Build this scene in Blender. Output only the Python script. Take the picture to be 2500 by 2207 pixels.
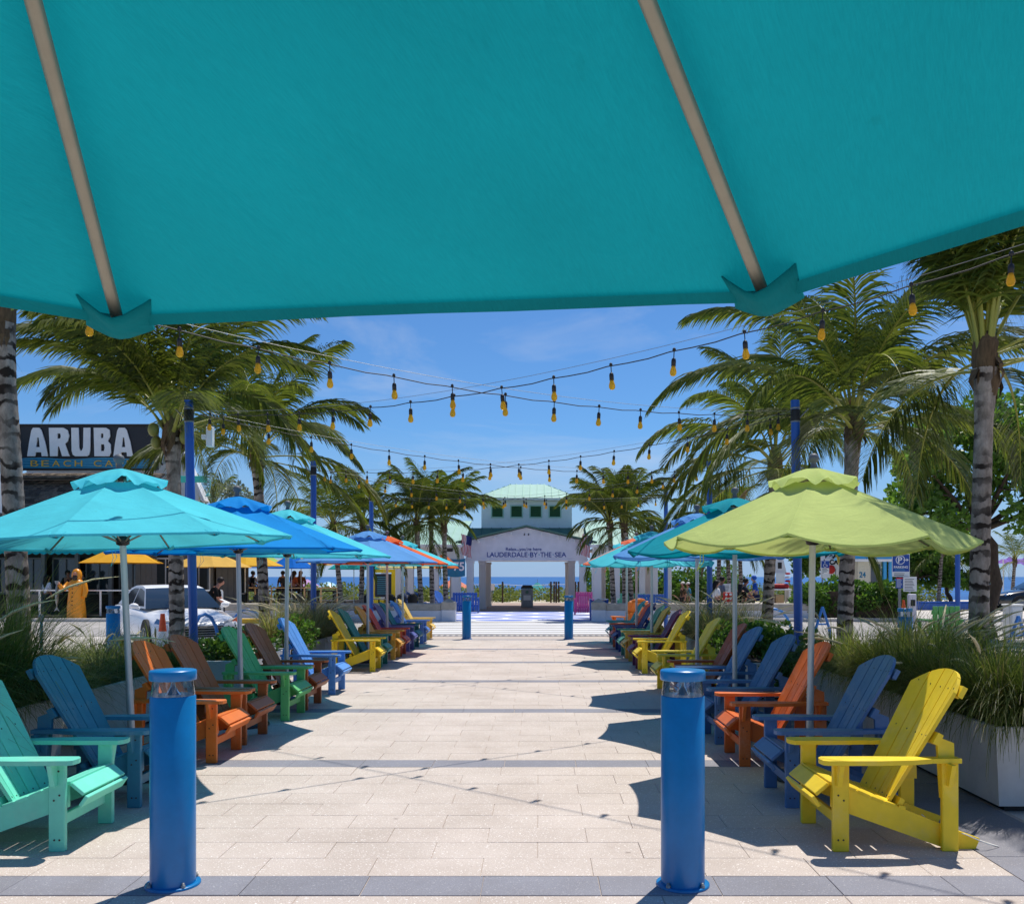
import bpy, math, random
from mathutils import Vector, Matrix, noise as mnoise
random.seed(7)
R = math.radians
pi = math.pi
for o in list(bpy.data.objects): bpy.data.objects.remove(o)
scene = bpy.context.scene
col = scene.collection

# ------------------------------------------------------------------ camera
CAMH = 1.6; FPX = 2200.0; VX = 1316.0; VY = 1408.0      # photo pixels (2500 x 2207)
cd = bpy.data.cameras.new('camera'); cam = bpy.data.objects.new('camera', cd); col.objects.link(cam)
cam.location = (0, 0, CAMH); cam.rotation_euler = (R(90), 0, 0)
cd.sensor_fit = 'HORIZONTAL'; cd.sensor_width = 36; cd.lens = 36 * FPX / 2500
cd.shift_x = -(VX - 1250) / 2500; cd.shift_y = (VY - 1103.5) / 2500
cd.clip_start = 0.02; cd.clip_end = 60000
scene.camera = cam
# ------------------------------------------------------------------ world, sun, exposure
SUN = Vector((0.196, 0.367, 1.0)).normalized()
sun_el = math.asin(SUN.z); sun_az = math.atan2(SUN.x, SUN.y)
w = bpy.data.worlds.new('World'); scene.world = w; w.use_nodes = True
nt = w.node_tree; nt.nodes.clear()
out = nt.nodes.new('ShaderNodeOutputWorld'); bg = nt.nodes.new('ShaderNodeBackground')
sky = nt.nodes.new('ShaderNodeTexSky'); sky.sky_type = 'NISHITA'; sky.sun_disc = False
sky.sun_elevation = sun_el; sky.sun_rotation = sun_az
sky.air_density = 1.0; sky.dust_density = 0.0; sky.ozone_density = 1.6; sky.altitude = 0
# thin high cloud, laid out over the whole dome
tc = nt.nodes.new('ShaderNodeTexCoord'); mp = nt.nodes.new('ShaderNodeMapping')
mp.inputs['Scale'].default_value = (1.0, 1.0, 4.2)
nz = nt.nodes.new('ShaderNodeTexNoise'); nz.inputs['Scale'].default_value = 3.1; nz.inputs['Detail'].default_value = 9; nz.inputs['Roughness'].default_value = 0.6
nz.inputs['Distortion'].default_value = 0.5
cr = nt.nodes.new('ShaderNodeValToRGB'); cr.color_ramp.elements[0].position = 0.53; cr.color_ramp.elements[1].position = 0.86
cr.color_ramp.elements[1].color = (0.5, 0.5, 0.5, 1)
mx = nt.nodes.new('ShaderNodeMix'); mx.data_type = 'RGBA'; mx.inputs['B'].default_value = (7.5, 8.0, 9.0, 1)
tint = nt.nodes.new('ShaderNodeMix'); tint.data_type = 'RGBA'; tint.blend_type = 'MULTIPLY'; tint.inputs['Factor'].default_value = 1
tint.inputs['B'].default_value = (0.53, 0.88, 1.27, 1)
L = nt.links.new
L(tc.outputs['Generated'], mp.inputs['Vector']); L(mp.outputs[0], nz.inputs['Vector']); L(nz.outputs[0], cr.inputs[0])
sepz = nt.nodes.new('ShaderNodeSeparateXYZ'); hz_r = nt.nodes.new('ShaderNodeValToRGB')   # the same soft haze all round the horizon
hz_r.color_ramp.elements[0].position = 0.0; hz_r.color_ramp.elements[0].color = (.9,.9,.9,1); hz_r.color_ramp.elements[1].position = .16; hz_r.color_ramp.elements[1].color = (0,0,0,1)
hm = nt.nodes.new('ShaderNodeMix'); hm.data_type = 'RGBA'; hm.inputs['B'].default_value = (3.5, 5.05, 7.9, 1)
L(tc.outputs['Generated'], sepz.inputs[0]); L(sepz.outputs['Z'], hz_r.inputs[0]); L(hz_r.outputs[0], hm.inputs['Factor'])
L(sky.outputs[0], tint.inputs['A']); L(tint.outputs['Result'], hm.inputs['A']); L(hm.outputs['Result'], mx.inputs['A']); L(cr.outputs[0], mx.inputs['Factor'])
L(mx.outputs['Result'], bg.inputs['Color']); L(bg.outputs[0], out.inputs['Surface'])
bg.inputs['Strength'].default_value = 0.092
sd = bpy.data.lights.new('sun', 'SUN'); sd.energy = 4.8; sd.angle = R(0.53); sd.color = (1.0, 0.955, 0.88)
so = bpy.data.objects.new('sun', sd); col.objects.link(so)
so.rotation_euler = (-SUN).to_track_quat('-Z', 'Y').to_euler(); so.location = SUN * 60
scene.view_settings.view_transform = 'Standard'; scene.view_settings.look = 'None'
scene.view_settings.exposure = 0.0; scene.view_settings.gamma = 1.0
scene.render.engine = 'CYCLES'
scene.cycles.max_bounces = 7; scene.cycles.transparent_max_bounces = 12
scene.render.resolution_x = 1024; scene.render.resolution_y = 903

# ------------------------------------------------------------------ helpers
def s2l(v):
    v /= 255.0
    return v / 12.92 if v <= 0.04045 else ((v + 0.055) / 1.055) ** 2.4
def c(r, g, b): return (s2l(r), s2l(g), s2l(b), 1.0)
def P(u, v, d): return Vector(((u - VX) / FPX * d, d, CAMH - (v - VY) / FPX * d))
def XU(u, d): return (u - VX) / FPX * d
def ZV(v, d): return CAMH - (v - VY) / FPX * d
def lerp(a, b, t): return a + (b - a) * t
rnd = random.uniform

class MB:
    def __init__(s): s.v = []; s.f = []; s.sm = []; s.mi = []
    def add(s, vs, fs, smooth=False, mi=0):
        n = len(s.v); s.v += [tuple(p) for p in vs]
        for f in fs: s.f.append(tuple(i + n for i in f)); s.sm.append(smooth); s.mi.append(mi)
        return s
    def box(s, c0, c1, M=None, mi=0):
        x0, y0, z0 = c0; x1, y1, z1 = c1
        vs = [Vector(p) for p in ((x0,y0,z0),(x1,y0,z0),(x1,y1,z0),(x0,y1,z0),(x0,y0,z1),(x1,y0,z1),(x1,y1,z1),(x0,y1,z1))]
        if M: vs = [M @ p for p in vs]
        return s.add(vs, [(0,3,2,1),(4,5,6,7),(0,1,5,4),(1,2,6,5),(2,3,7,6),(3,0,4,7)], False, mi)
    def bbox(s, c0, c1, b=0.004, M=None, mi=0):
        "box with chamfered edges"
        x0, y0, z0 = c0; x1, y1, z1 = c1; b = min(b, (x1-x0)*.45, (y1-y0)*.45, (z1-z0)*.45)
        cx, cy, cz = (x0+x1)/2, (y0+y1)/2, (z0+z1)/2; hx, hy, hz = (x1-x0)/2, (y1-y0)/2, (z1-z0)/2
        vs = []; idx = {}
        for sx in (-1, 1):
            for sy in (-1, 1):
                for sz in (-1, 1):
                    for a in range(3):
                        h = [hx-b, hy-b, hz-b]; h[a] += b
                        idx[(sx, sy, sz, a)] = len(vs); p = Vector((cx+sx*h[0], cy+sy*h[1], cz+sz*h[2])); vs.append(M @ p if M else p)
        fs = []
        for a in range(3):
            o1, o2 = (a+1) % 3, (a+2) % 3
            for sg in (-1, 1):
                q = []
                for (p1, p2) in ((-1,-1),(1,-1),(1,1),(-1,1)):
                    k = [0,0,0]; k[a] = sg; k[o1] = p1; k[o2] = p2; q.append(idx[(*k, a)])
                fs.append(q if sg > 0 else q[::-1])
            for s1 in (-1, 1):
                for s2 in (-1, 1):
                    k0 = [0,0,0]; k0[o1] = s1; k0[o2] = s2; k1 = list(k0); k0[a] = -1; k1[a] = 1
                    q = [idx[(*k0, o1)], idx[(*k1, o1)], idx[(*k1, o2)], idx[(*k0, o2)]]
                    fs.append(q if s1*s2 < 0 else q[::-1])
        for sx in (-1, 1):
            for sy in (-1, 1):
                for sz in (-1, 1):
                    q = [idx[(sx,sy,sz,a)] for a in range(3)]
                    fs.append(q if sx*sy*sz > 0 else q[::-1])
        return s.add(vs, fs, False, mi)
    def tube(s, pts, rad, n=8, cap=True, smooth=True, mi=0, flat=1.0):
        pts = [Vector(p) for p in pts]; m = len(pts)
        if not hasattr(rad, '__len__'): rad = [rad] * m
        vs = []; up = None
        for i, p in enumerate(pts):
            t = (pts[min(i+1, m-1)] - pts[max(i-1, 0)]).normalized()
            if up is None:
                up = Vector((0,0,1)) if abs(t.z) < .9 else Vector((1,0,0))
            a = t.cross(up).normalized(); b = a.cross(t).normalized(); up = b
            for k in range(n):
                th = 2*pi*k/n
                vs.append(p + a*math.cos(th)*rad[i] + b*math.sin(th)*rad[i]*flat)
        fs = [(i*n+k, i*n+(k+1) % n, (i+1)*n+(k+1) % n, (i+1)*n+k) for i in range(m-1) for k in range(n)]
        s.add(vs, fs, smooth, mi)
        if cap:
            s.add(vs[:n], [tuple(range(n))[::-1]], False, mi); s.add(vs[-n:], [tuple(range(n))], False, mi)
        return s
    def lathe(s, prof, n=24, ctr=(0,0,0), smooth=True, mi=0, sx=1, sy=1):
        cx, cy, cz = ctr; vs = []; m = len(prof)
        for (r, z) in prof:
            for k in range(n):
                th = 2*pi*k/n; vs.append((cx+r*sx*math.cos(th), cy+r*sy*math.sin(th), cz+z))
        fs = [(i*n+k, i*n+(k+1) % n, (i+1)*n+(k+1) % n, (i+1)*n+k) for i in range(m-1) for k in range(n)]
        s.add(vs, fs, smooth, mi)
        if prof[0][0] > 1e-4: s.add(vs[:n], [tuple(range(n))[::-1]], False, mi)
        if prof[-1][0] > 1e-4: s.add(vs[-n:], [tuple(range(n))], False, mi)
        return s
    def prism(s, poly, o, ax, ay, th, mi=0):
        "polygon (2d, CCW) at origin o with axes ax, ay, extruded by th along ax x ay"
        o = Vector(o); ax = Vector(ax); ay = Vector(ay); nn = ax.cross(ay).normalized(); n = len(poly)
        lo = [o + ax*p[0] + ay*p[1] for p in poly]; hi = [p + nn*th for p in lo]
        return s.add(lo + hi, [tuple(range(n))[::-1], tuple(range(n, 2*n))] + [(k, (k+1) % n, n+(k+1) % n, n+k) for k in range(n)], False, mi)
    def quad(s, a, b, c_, d, mi=0): return s.add([a, b, c_, d], [(0,1,2,3)], False, mi)
    def ball(s, ctr, r, n=10, m=6, mi=0, sc=(1,1,1)):
        prof = [(r*math.sin(pi*i/m), -r*math.cos(pi*i/m)) for i in range(m+1)]
        prof[0] = (r*0.02, -r); prof[-1] = (r*0.02, r)
        vs0 = len(s.v); s.lathe(prof, n, (0,0,0), True, mi)
        for i in range(vs0, len(s.v)):
            x, y, z = s.v[i]; s.v[i] = (ctr[0]+x*sc[0], ctr[1]+y*sc[1], ctr[2]+z*sc[2])
        return s
    def mesh(s, name, mats):
        me = bpy.data.meshes.new(name); me.from_pydata(s.v, [], s.f)
        if mats is not None:
            for m in (mats if isinstance(mats, (list, tuple)) else [mats]): me.materials.append(m)
        me.polygons.foreach_set('use_smooth', s.sm); me.polygons.foreach_set('material_index', s.mi); me.update()
        return me
    def build(s, name, mats, parent=None, color=None):
        return mk(name, s.mesh(name, mats), parent, color)

def mk(name, me, parent=None, color=None, loc=None, rot=None):
    o = bpy.data.objects.new(name, me); col.objects.link(o)
    if parent: o.parent = parent
    if color: o.color = color
    if loc is not None: o.location = loc
    if rot is not None: o.rotation_euler = rot
    return o
def tag(o, label=None, cat=None, group=None, kind=None):
    if label: o['label'] = label
    if cat: o['category'] = cat
    if group: o['group'] = group
    if kind: o['kind'] = kind
    return o
def thing(name, label, cat, loc=(0,0,0), rz=0, group=None):
    o = bpy.data.objects.new(name, None); col.objects.link(o); o.empty_display_size = .1
    o.location = loc; o.rotation_euler = (0, 0, rz)
    return tag(o, label, cat, group)
def dup(o, parent=None):
    q = o.copy(); col.objects.link(q); q.parent = parent
    for ch in o.children: dup(ch, q)
    return q
def recolor(o, cmap):
    "cmap: name prefix -> colour"
    for ch in o.children_recursive:
        for k, v in cmap.items():
            if k == '*' or ch.name.startswith(k): ch.color = v
def struct(name, mb, mat, kind='structure'):
    o = mb.build(name, mat); o['kind'] = kind; return o

# ------------------------------------------------------------------ materials
def newmat(name):
    m = bpy.data.materials.new(name); m.use_nodes = True
    n = m.node_tree; return m, n, n.nodes['Principled BSDF'], n.nodes['Material Output']
def nd(n, t, **kw):
    x = n.nodes.new(t)
    for k, v in kw.items():
        if k in x.inputs: x.inputs[k].default_value = v
        else: setattr(x, k, v)
    return x
def ramp(n, a, b, p0=0.0, p1=1.0):
    r = n.nodes.new('ShaderNodeValToRGB'); e = r.color_ramp.elements
    e[0].position = p0; e[0].color = a; e[1].position = p1; e[1].color = b
    return r
def mixc(n, fac, a, b, mode='MIX'):
    x = n.nodes.new('ShaderNodeMix'); x.data_type = 'RGBA'; x.blend_type = mode
    for k, v in (('Factor', fac), ('A', a), ('B', b)):
        if v is None: continue
        if hasattr(v, 'links') or hasattr(v, 'is_linked'): n.links.new(v, x.inputs[k])
        else: x.inputs[k].default_value = v
    return x.outputs['Result']
def coords(n, kind='Object', scale=None):
    t = n.nodes.new('ShaderNodeTexCoord')
    if scale is None: return t.outputs[kind]
    m = n.nodes.new('ShaderNodeMapping'); m.inputs['Scale'].default_value = scale
    n.links.new(t.outputs[kind], m.inputs['Vector']); return m.outputs[0]
def bump(n, bs, h, strength=.3, dist=.01):
    b = n.nodes.new('ShaderNodeBump'); b.inputs['Strength'].default_value = strength; b.inputs['Distance'].default_value = dist
    n.links.new(h, b.inputs['Height']); n.links.new(b.outputs[0], bs.inputs['Normal'])

def plain(name, colr, rough=.5, metal=0, nscale=14, var=.12, bmp=0.0, spec=.5, stretch=(1,1,1), objcol=False):
    "a colour with uneven tone, grime and a little relief"
    m, n, bs, _ = newmat(name)
    tx = nd(n, 'ShaderNodeTexNoise', Scale=nscale, Detail=6.0, Roughness=.6)
    n.links.new(coords(n, 'Object', stretch), tx.inputs['Vector'])
    r = ramp(n, (1-var, 1-var, 1-var, 1), (1+var*.5, 1+var*.5, 1+var*.5, 1), .3, .7); n.links.new(tx.outputs[0], r.inputs[0])
    if objcol:
        oi = n.nodes.new('ShaderNodeObjectInfo'); a = oi.outputs['Color']
        if name == 'poly_lumber':
            hs = n.nodes.new('ShaderNodeHueSaturation'); mr = nd(n, 'ShaderNodeMapRange'); mr.inputs['To Min'].default_value = .88; mr.inputs['To Max'].default_value = 1.06
            n.links.new(oi.outputs['Random'], mr.inputs['Value']); n.links.new(mr.outputs[0], hs.inputs['Value']); n.links.new(a, hs.inputs['Color'])
            du = nd(n, 'ShaderNodeTexNoise', Scale=3.5, Detail=8.0, Roughness=.72); n.links.new(coords(n), du.inputs['Vector'])
            rd = ramp(n, (0,0,0,1), (.24,.24,.24,1), .52, .80); n.links.new(du.outputs[0], rd.inputs[0])
            a = mixc(n, rd.outputs[0], hs.outputs[0], c(214,204,190))
    else: a = colr
    n.links.new(mixc(n, 1.0, a, r.outputs[0], 'MULTIPLY'), bs.inputs['Base Color'])
    bs.inputs['Roughness'].default_value = rough; bs.inputs['Metallic'].default_value = metal
    bs.inputs['Specular IOR Level'].default_value = spec
    if bmp: bump(n, bs, tx.outputs[0], bmp, .004)
    return m
M = {}
def make_materials():
    M['lumber'] = plain('poly_lumber', None, .5, 0, 9, .10, .12, .45, (1, 1, 1), True)
    M['paint'] = plain('object_paint', None, .35, 0, 5, .08, 0, .5, (1,1,1), True)
    M['cloth'] = plain('clothing', None, .85, 0, 18, .15, .2, .2, (1,1,1), True)
    M['skin'] = plain('skin', None, .55, 0, 10, .08, 0, .4, (1,1,1), True)
    M['hair'] = plain('hair', None, .6, 0, 30, .3, .3, .3, (1,1,4), True)
    M['blue'] = plain('blue_powder_coat', c(0, 114, 176), .32, 0, 7, .14, .04, .5)
    M['pole_blue'] = plain('pole_blue', c(32, 90, 176), .35, 0, 3, .1, .02, .5)
    M['alu'] = plain('brushed_aluminium', c(190, 191, 192), .42, .35, 40, .15, .05, .5, (1,1,.05))
    M['bronze'] = plain('rib_metal', c(150, 146, 132), .45, .5, 30, .1, .03, .5, (1,1,.1))
    M['steel'] = plain('galvanised', c(150, 152, 152), .5, .7, 30, .2)
    M['black'] = plain('black_rubber', c(28, 27, 30), .55, 0, 20, .2)
    M['darkmetal'] = plain('dark_metal', c(52, 50, 50), .45, .4, 20, .2)
    M['dotdark'] = plain('bolt_dark', c(60, 45, 35), .5, .3, 20, .1)
    M['white'] = plain('white_paint', c(228, 228, 226), .55, 0, 3, .07, .03)
    M['stucco'] = plain('stucco', c(226, 224, 222), .8, 0, 40, .07, .25)
    M['wallwhite'] = plain('painted_wall', c(224, 222, 226), .8, 0, 2.3, .10, .2)
    M['cap'] = plain('coping_stone', c(182, 172, 158), .85, 0, 5, .22, .3)
    M['planter'] = plain('planter_concrete', c(214, 212, 208), .75, 0, 3.5, .16, .15)
    M['soil'] = plain('soil', c(70, 55, 42), .95, 0, 30, .4, .6)
    M['cord'] = plain('cord_white', c(230, 228, 222), .5)
    M['plume'] = plain('plume', c(214, 200, 160), .9, 0, 60, .2, .3)
    M['greenmetal'] = plain('green_standing_seam', c(166, 200, 180), .42, .1, 1.2, .10, .0)
    M['greendark'] = plain('green_trim', c(84, 120, 104), .5, 0, 4, .1)
    M['louvre'] = plain('louvre_green', c(46, 88, 38), .5, 0, 8, .15)
    M['sidingblue'] = plain('pale_siding', c(230, 234, 232), .7, 0, 3, .07)
    M['navytext'] = plain('navy_letters', c(40, 66, 140), .5, 0, 5, .05)
    M['signblue'] = plain('sign_blue', c(24, 74, 160), .45, 0, 5, .05)
    M['signwhite'] = plain('sign_white', c(235, 235, 232), .5, 0, 5, .05)
    M['signblack'] = plain('sign_black', c(30, 29, 31), .5, 0, 4, .15)
    M['aqua'] = plain('wave_blue', c(20, 118, 152), .5, 0, 4, .1)
    M['aqualine'] = plain('wave_line', c(80, 160, 190), .5)
    M['amberletter'] = plain('amber_letters', c(214, 170, 60), .5)
    M['red'] = plain('red_paint', c(200, 40, 34), .5, 0, 6, .1)
    M['orangeplastic'] = plain('cone_orange', c(235, 84, 30), .5, 0, 6, .1)
    M['flagred'] = plain('flag_red', c(186, 36, 50), .8); M['flagwhite'] = plain('flag_white', c(232, 230, 228), .8); M['flagblue'] = plain('flag_blue', c(40, 50, 110), .8)
    M['gull'] = plain('cafe_grey', c(96, 100, 106), .6, 0, 6, .12)
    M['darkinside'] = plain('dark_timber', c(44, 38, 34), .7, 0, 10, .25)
    M['tan'] = plain('tan_timber', c(196, 160, 116), .6, 0, 20, .2, .1, .4, (1,1,.1))
    M['tyre'] = plain('tyre', c(26, 26, 27), .8, 0, 30, .2)
    M['carwhite'] = plain('car_white', c(244, 244, 245), .3, 0, 2, .02); M['carwhite'].node_tree.nodes['Principled BSDF'].inputs['Coat Weight'].default_value = .3
    M['carblack'] = plain('car_black', c(22, 23, 26), .2, 0, 2, .05); M['carblack'].node_tree.nodes['Principled BSDF'].inputs['Coat Weight'].default_value = .8
    M['chrome'] = plain('chrome', c(210, 212, 215), .12, 1, 5, .05)
    M['carglass'] = plain('car_glass', c(34, 44, 52), .06, 0, 2, .1, 0, .8)
    M['window'] = plain('window_glass', c(52, 62, 70), .08, 0, .8, .3, 0, .8)
    M['grout'] = plain('mortar_bed', c(190, 176, 164), .95, 0, 30, .15, .2)
    M['bark'] = plain('bark', c(84, 70, 58), .9, 0, 18, .35, .8, .2, (1,1,.35))
    M['fibre'] = plain('palm_fibre', c(104, 84, 62), .95, 0, 40, .4, .8, .2, (1,1,.2))
    M['husk'] = plain('coconut', c(128, 128, 54), .5, 0, 8, .2)
    M['petiole'] = plain('petiole', c(150, 150, 62), .5, 0, 6, .25, .1, .4, (1,1,.3))
    M['shingle'] = shingle_mat()
    M['cloth_canopy'] = canopy_mat()
    M['paver'] = paver_mat('terrazzo_paver', c(200, 187, 176), .03)
    M['band'] = paver_mat('grey_paver', c(138, 138, 146), .05, speck=.25)
    M['concrete'] = ground_mat('pale_concrete', c(196, 188, 178), c(214, 206, 196))
    M['road'] = ground_mat('road_grey', c(150, 146, 142), c(178, 172, 166))
    M['roadwhite'] = ground_mat('road_white', c(222, 222, 222), c(236, 236, 236))
    M['roadblue'] = ground_mat('road_blue', c(96, 122, 206), c(120, 142, 220))
    M['brickpave'] = ground_mat('brick_paving', c(150, 128, 114), c(176, 154, 138))
    M['sand'] = ground_mat('sand', c(214, 198, 172), c(232, 218, 194))
    M['sea'] = sea_mat()
    M['trunk'] = trunk_mat()
    M['frond'] = leaf_mat('palm_leaflet', (0.042, 0.076, 0.013, 1), (0.145, 0.172, 0.032, 1), .46, .45)
    M['frondyellow'] = leaf_mat('palm_leaflet_yellowing', (0.30, 0.24, 0.03, 1), (0.42, 0.34, 0.07, 1), .3, .45)
    M['fronddead'] = leaf_mat('palm_leaflet_dry', (0.20, 0.13, 0.07, 1), (0.32, 0.22, 0.13, 1), .2, .7)
    M['grass'] = leaf_mat('fountain_grass', (0.070, 0.112, 0.022, 1), (0.22, 0.26, 0.065, 1), .45, .5)
    M['grassdry'] = leaf_mat('fountain_grass_dry', (0.13, 0.13, 0.05, 1), (0.36, 0.31, 0.16, 1), .3, .5)
    M['shrub'] = leaf_mat('shrub_leaf', (0.040, 0.105, 0.018, 1), (0.120, 0.220, 0.038, 1), .34, .38)
    M['treeleaf'] = leaf_mat('tree_leaf', (0.055, 0.125, 0.022, 1), (0.140, 0.250, 0.045, 1), .42, .4)
    M['silverleaf'] = leaf_mat('silver_leaf', (0.20, 0.24, 0.18, 1), (0.42, 0.46, 0.38, 1), .2, .5)
    M['dune'] = leaf_mat('dune_leaf', (0.10, 0.15, 0.03, 1), (0.24, 0.28, 0.08, 1), .3, .5)
    M['bulb'] = bulb_mat()
    M['lens'] = lens_mat()
def leaf_mat(name, a, b, transl, rough):
    m, n, bs, out = newmat(name)
    g = n.nodes.new('ShaderNodeNewGeometry'); oi = n.nodes.new('ShaderNodeObjectInfo')
    r = ramp(n, a, b, .05, .95); n.links.new(g.outputs['Random Per Island'], r.inputs[0])
    hs = n.nodes.new('ShaderNodeHueSaturation'); n.links.new(r.outputs[0], hs.inputs['Color'])
    ma = nd(n, 'ShaderNodeMapRange'); ma.inputs['To Min'].default_value = .75; ma.inputs['To Max'].default_value = 1.25
    n.links.new(oi.outputs['Random'], ma.inputs['Value']); n.links.new(ma.outputs[0], hs.inputs['Value'])
    n.links.new(hs.outputs[0], bs.inputs['Base Color']); bs.inputs['Roughness'].default_value = rough; bs.inputs['Specular IOR Level'].default_value = .32
    tr = n.nodes.new('ShaderNodeBsdfTranslucent')
    n.links.new(mixc(n, 1.0, hs.outputs[0], (1.5, 1.5, .8, 1), 'MULTIPLY'), tr.inputs['Color'])
    ms = n.nodes.new('ShaderNodeMixShader'); ms.inputs[0].default_value = transl
    n.links.new(bs.outputs[0], ms.inputs[1]); n.links.new(tr.outputs[0], ms.inputs[2]); n.links.new(ms.outputs[0], out.inputs['Surface'])
    return m
def canopy_mat():
    m, n, bs, out = newmat('canopy_fabric')
    oi = n.nodes.new('ShaderNodeObjectInfo')
    big = nd(n, 'ShaderNodeTexNoise', Scale=3.0, Detail=4.0); n.links.new(coords(n), big.inputs['Vector'])
    r = ramp(n, (.90,.90,.90,1), (1.05,1.05,1.05,1), .3, .7); n.links.new(big.outputs[0], r.inputs[0])
    weave = nd(n, 'ShaderNodeTexNoise', Scale=60.0, Detail=3.0); n.links.new(coords(n, 'Object', (1, 9, 1)), weave.inputs['Vector'])
    r2 = ramp(n, (.93,.93,.93,1), (1.04,1.04,1.04,1), .3, .7); n.links.new(weave.outputs[0], r2.inputs[0])
    # faint dirt specks and stains
    sp = nd(n, 'ShaderNodeTexNoise', Scale=7.0, Detail=5.0, Roughness=.7); n.links.new(coords(n), sp.inputs['Vector'])
    r3 = ramp(n, (1,1,1,1), (.78,.74,.70,1), .66, .80); n.links.new(sp.outputs[0], r3.inputs[0])
    a = mixc(n, 1.0, oi.outputs['Color'], r.outputs[0], 'MULTIPLY'); a = mixc(n, 1.0, a, r2.outputs[0], 'MULTIPLY'); a = mixc(n, 1.0, a, r3.outputs[0], 'MULTIPLY')
    n.links.new(a, bs.inputs['Base Color']); bs.inputs['Roughness'].default_value = .85; bs.inputs['Specular IOR Level'].default_value = .15
    wr = nd(n, 'ShaderNodeTexNoise', Scale=5.0, Detail=5.0, Distortion=1.2); n.links.new(coords(n, 'Object', (1, 2.2, 1)), wr.inputs['Vector'])
    b1 = n.nodes.new('ShaderNodeBump'); b1.inputs['Strength'].default_value = .25; b1.inputs['Distance'].default_value = .03; n.links.new(wr.outputs[0], b1.inputs['Height'])
    b2 = n.nodes.new('ShaderNodeBump'); b2.inputs['Strength'].default_value = .12; b2.inputs['Distance'].default_value = .002; n.links.new(weave.outputs[0], b2.inputs['Height']); n.links.new(b1.outputs[0], b2.inputs['Normal']); n.links.new(b2.outputs[0], bs.inputs['Normal'])
    tr = n.nodes.new('ShaderNodeBsdfTranslucent'); n.links.new(a, tr.inputs['Color']); n.links.new(b1.outputs[0], tr.inputs['Normal'])
    ms = n.nodes.new('ShaderNodeMixShader'); ms.inputs[0].default_value = .30
    n.links.new(bs.outputs[0], ms.inputs[1]); n.links.new(tr.outputs[0], ms.inputs[2]); n.links.new(ms.outputs[0], out.inputs['Surface'])
    return m
def paver_mat(name, base, var, speck=1.0):
    m, n, bs, _ = newmat(name)
    oi = n.nodes.new('ShaderNodeObjectInfo'); g = n.nodes.new('ShaderNodeNewGeometry'); pos = g.outputs['Position']
    add = n.nodes.new('ShaderNodeMath'); add.operation = 'ADD'; n.links.new(oi.outputs['Random'], add.inputs[0]); n.links.new(g.outputs['Random Per Island'], add.inputs[1])
    fr = n.nodes.new('ShaderNodeMath'); fr.operation = 'FRACT'; n.links.new(add.outputs[0], fr.inputs[0])
    r = ramp(n, (1-var,1-var,1-var*1.1,1), (1+var*.6,1+var*.55,1+var*.5,1)); n.links.new(fr.outputs[0], r.inputs[0])
    st = nd(n, 'ShaderNodeTexNoise', Scale=1.3, Detail=7.0, Roughness=.65); n.links.new(pos, st.inputs['Vector'])
    rs = ramp(n, (.86,.84,.82,1), (1.05,1.05,1.05,1), .3, .65); n.links.new(st.outputs[0], rs.inputs[0])
    a = mixc(n, 1.0, base, r.outputs[0], 'MULTIPLY'); a = mixc(n, 1.0, a, rs.outputs[0], 'MULTIPLY')
    fine = nd(n, 'ShaderNodeTexNoise', Scale=160.0, Detail=3.0); n.links.new(pos, fine.inputs['Vector'])
    rf = ramp(n, (.84,.83,.82,1), (1.10,1.10,1.10,1), .35, .65); n.links.new(fine.outputs[0], rf.inputs[0])
    a = mixc(n, 1.0, a, rf.outputs[0], 'MULTIPLY')
    # shell / marble chips
    dn = nd(n, 'ShaderNodeTexNoise', Scale=40.0); n.links.new(pos, dn.inputs['Vector'])
    dv = mixc(n, .012, pos, dn.outputs['Color'], 'ADD')
    for sc, thr, colr, fac in ((55.0, .24, c(246,240,232), .85*speck), (27.0, .15, c(252,248,242), .95*speck), (36.0, .14, c(126,106,92), .6*speck)):
        vo = nd(n, 'ShaderNodeTexVoronoi', Scale=sc); vo.inputs['Randomness'].default_value = 1
        mpp = n.nodes.new('ShaderNodeMapping'); mpp.inputs['Rotation'].default_value = (0, 0, sc); mpp.inputs['Scale'].default_value = (1.0, 1.7, 1.0)
        n.links.new(dv, mpp.inputs['Vector']); n.links.new(mpp.outputs[0], vo.inputs['Vector'])
        rr = ramp(n, (fac,)*3+(1,), (0,0,0,1), thr*.8, thr); n.links.new(vo.outputs['Distance'], rr.inputs[0])
        sep = n.nodes.new('ShaderNodeSeparateColor'); n.links.new(vo.outputs['Color'], sep.inputs[0])
        gt = n.nodes.new('ShaderNodeMath'); gt.operation = 'GREATER_THAN'; gt.inputs[1].default_value = .45; n.links.new(sep.outputs[0], gt.inputs[0])
        mu = n.nodes.new('ShaderNodeMath'); mu.operation = 'MULTIPLY'; n.links.new(rr.outputs[0], mu.inputs[0]); n.links.new(gt.outputs[0], mu.inputs[1])
        a = mixc(n, mu.outputs[0], a, colr)
    for sc, thr, fac in ((2.1, .035, .55), (4.3, .03, .4)):
        vo = nd(n, 'ShaderNodeTexVoronoi', Scale=sc); n.links.new(mixc(n, .03, pos, dn.outputs['Color'], 'ADD'), vo.inputs['Vector'])
        rr = ramp(n, (fac,)*3+(1,), (0,0,0,1), thr*.6, thr*1.4); n.links.new(vo.outputs['Distance'], rr.inputs[0])
        a = mixc(n, rr.outputs[0], a, c(112,98,88))
    dr_ = nd(n, 'ShaderNodeTexNoise', Scale=.55, Detail=9.0, Roughness=.75); n.links.new(pos, dr_.inputs['Vector'])
    rdr = ramp(n, (1,1,1,1), (.84,.81,.78,1), .56, .72); n.links.new(dr_.outputs[0], rdr.inputs[0]); a = mixc(n, 1.0, a, rdr.outputs[0], 'MULTIPLY')
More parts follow.
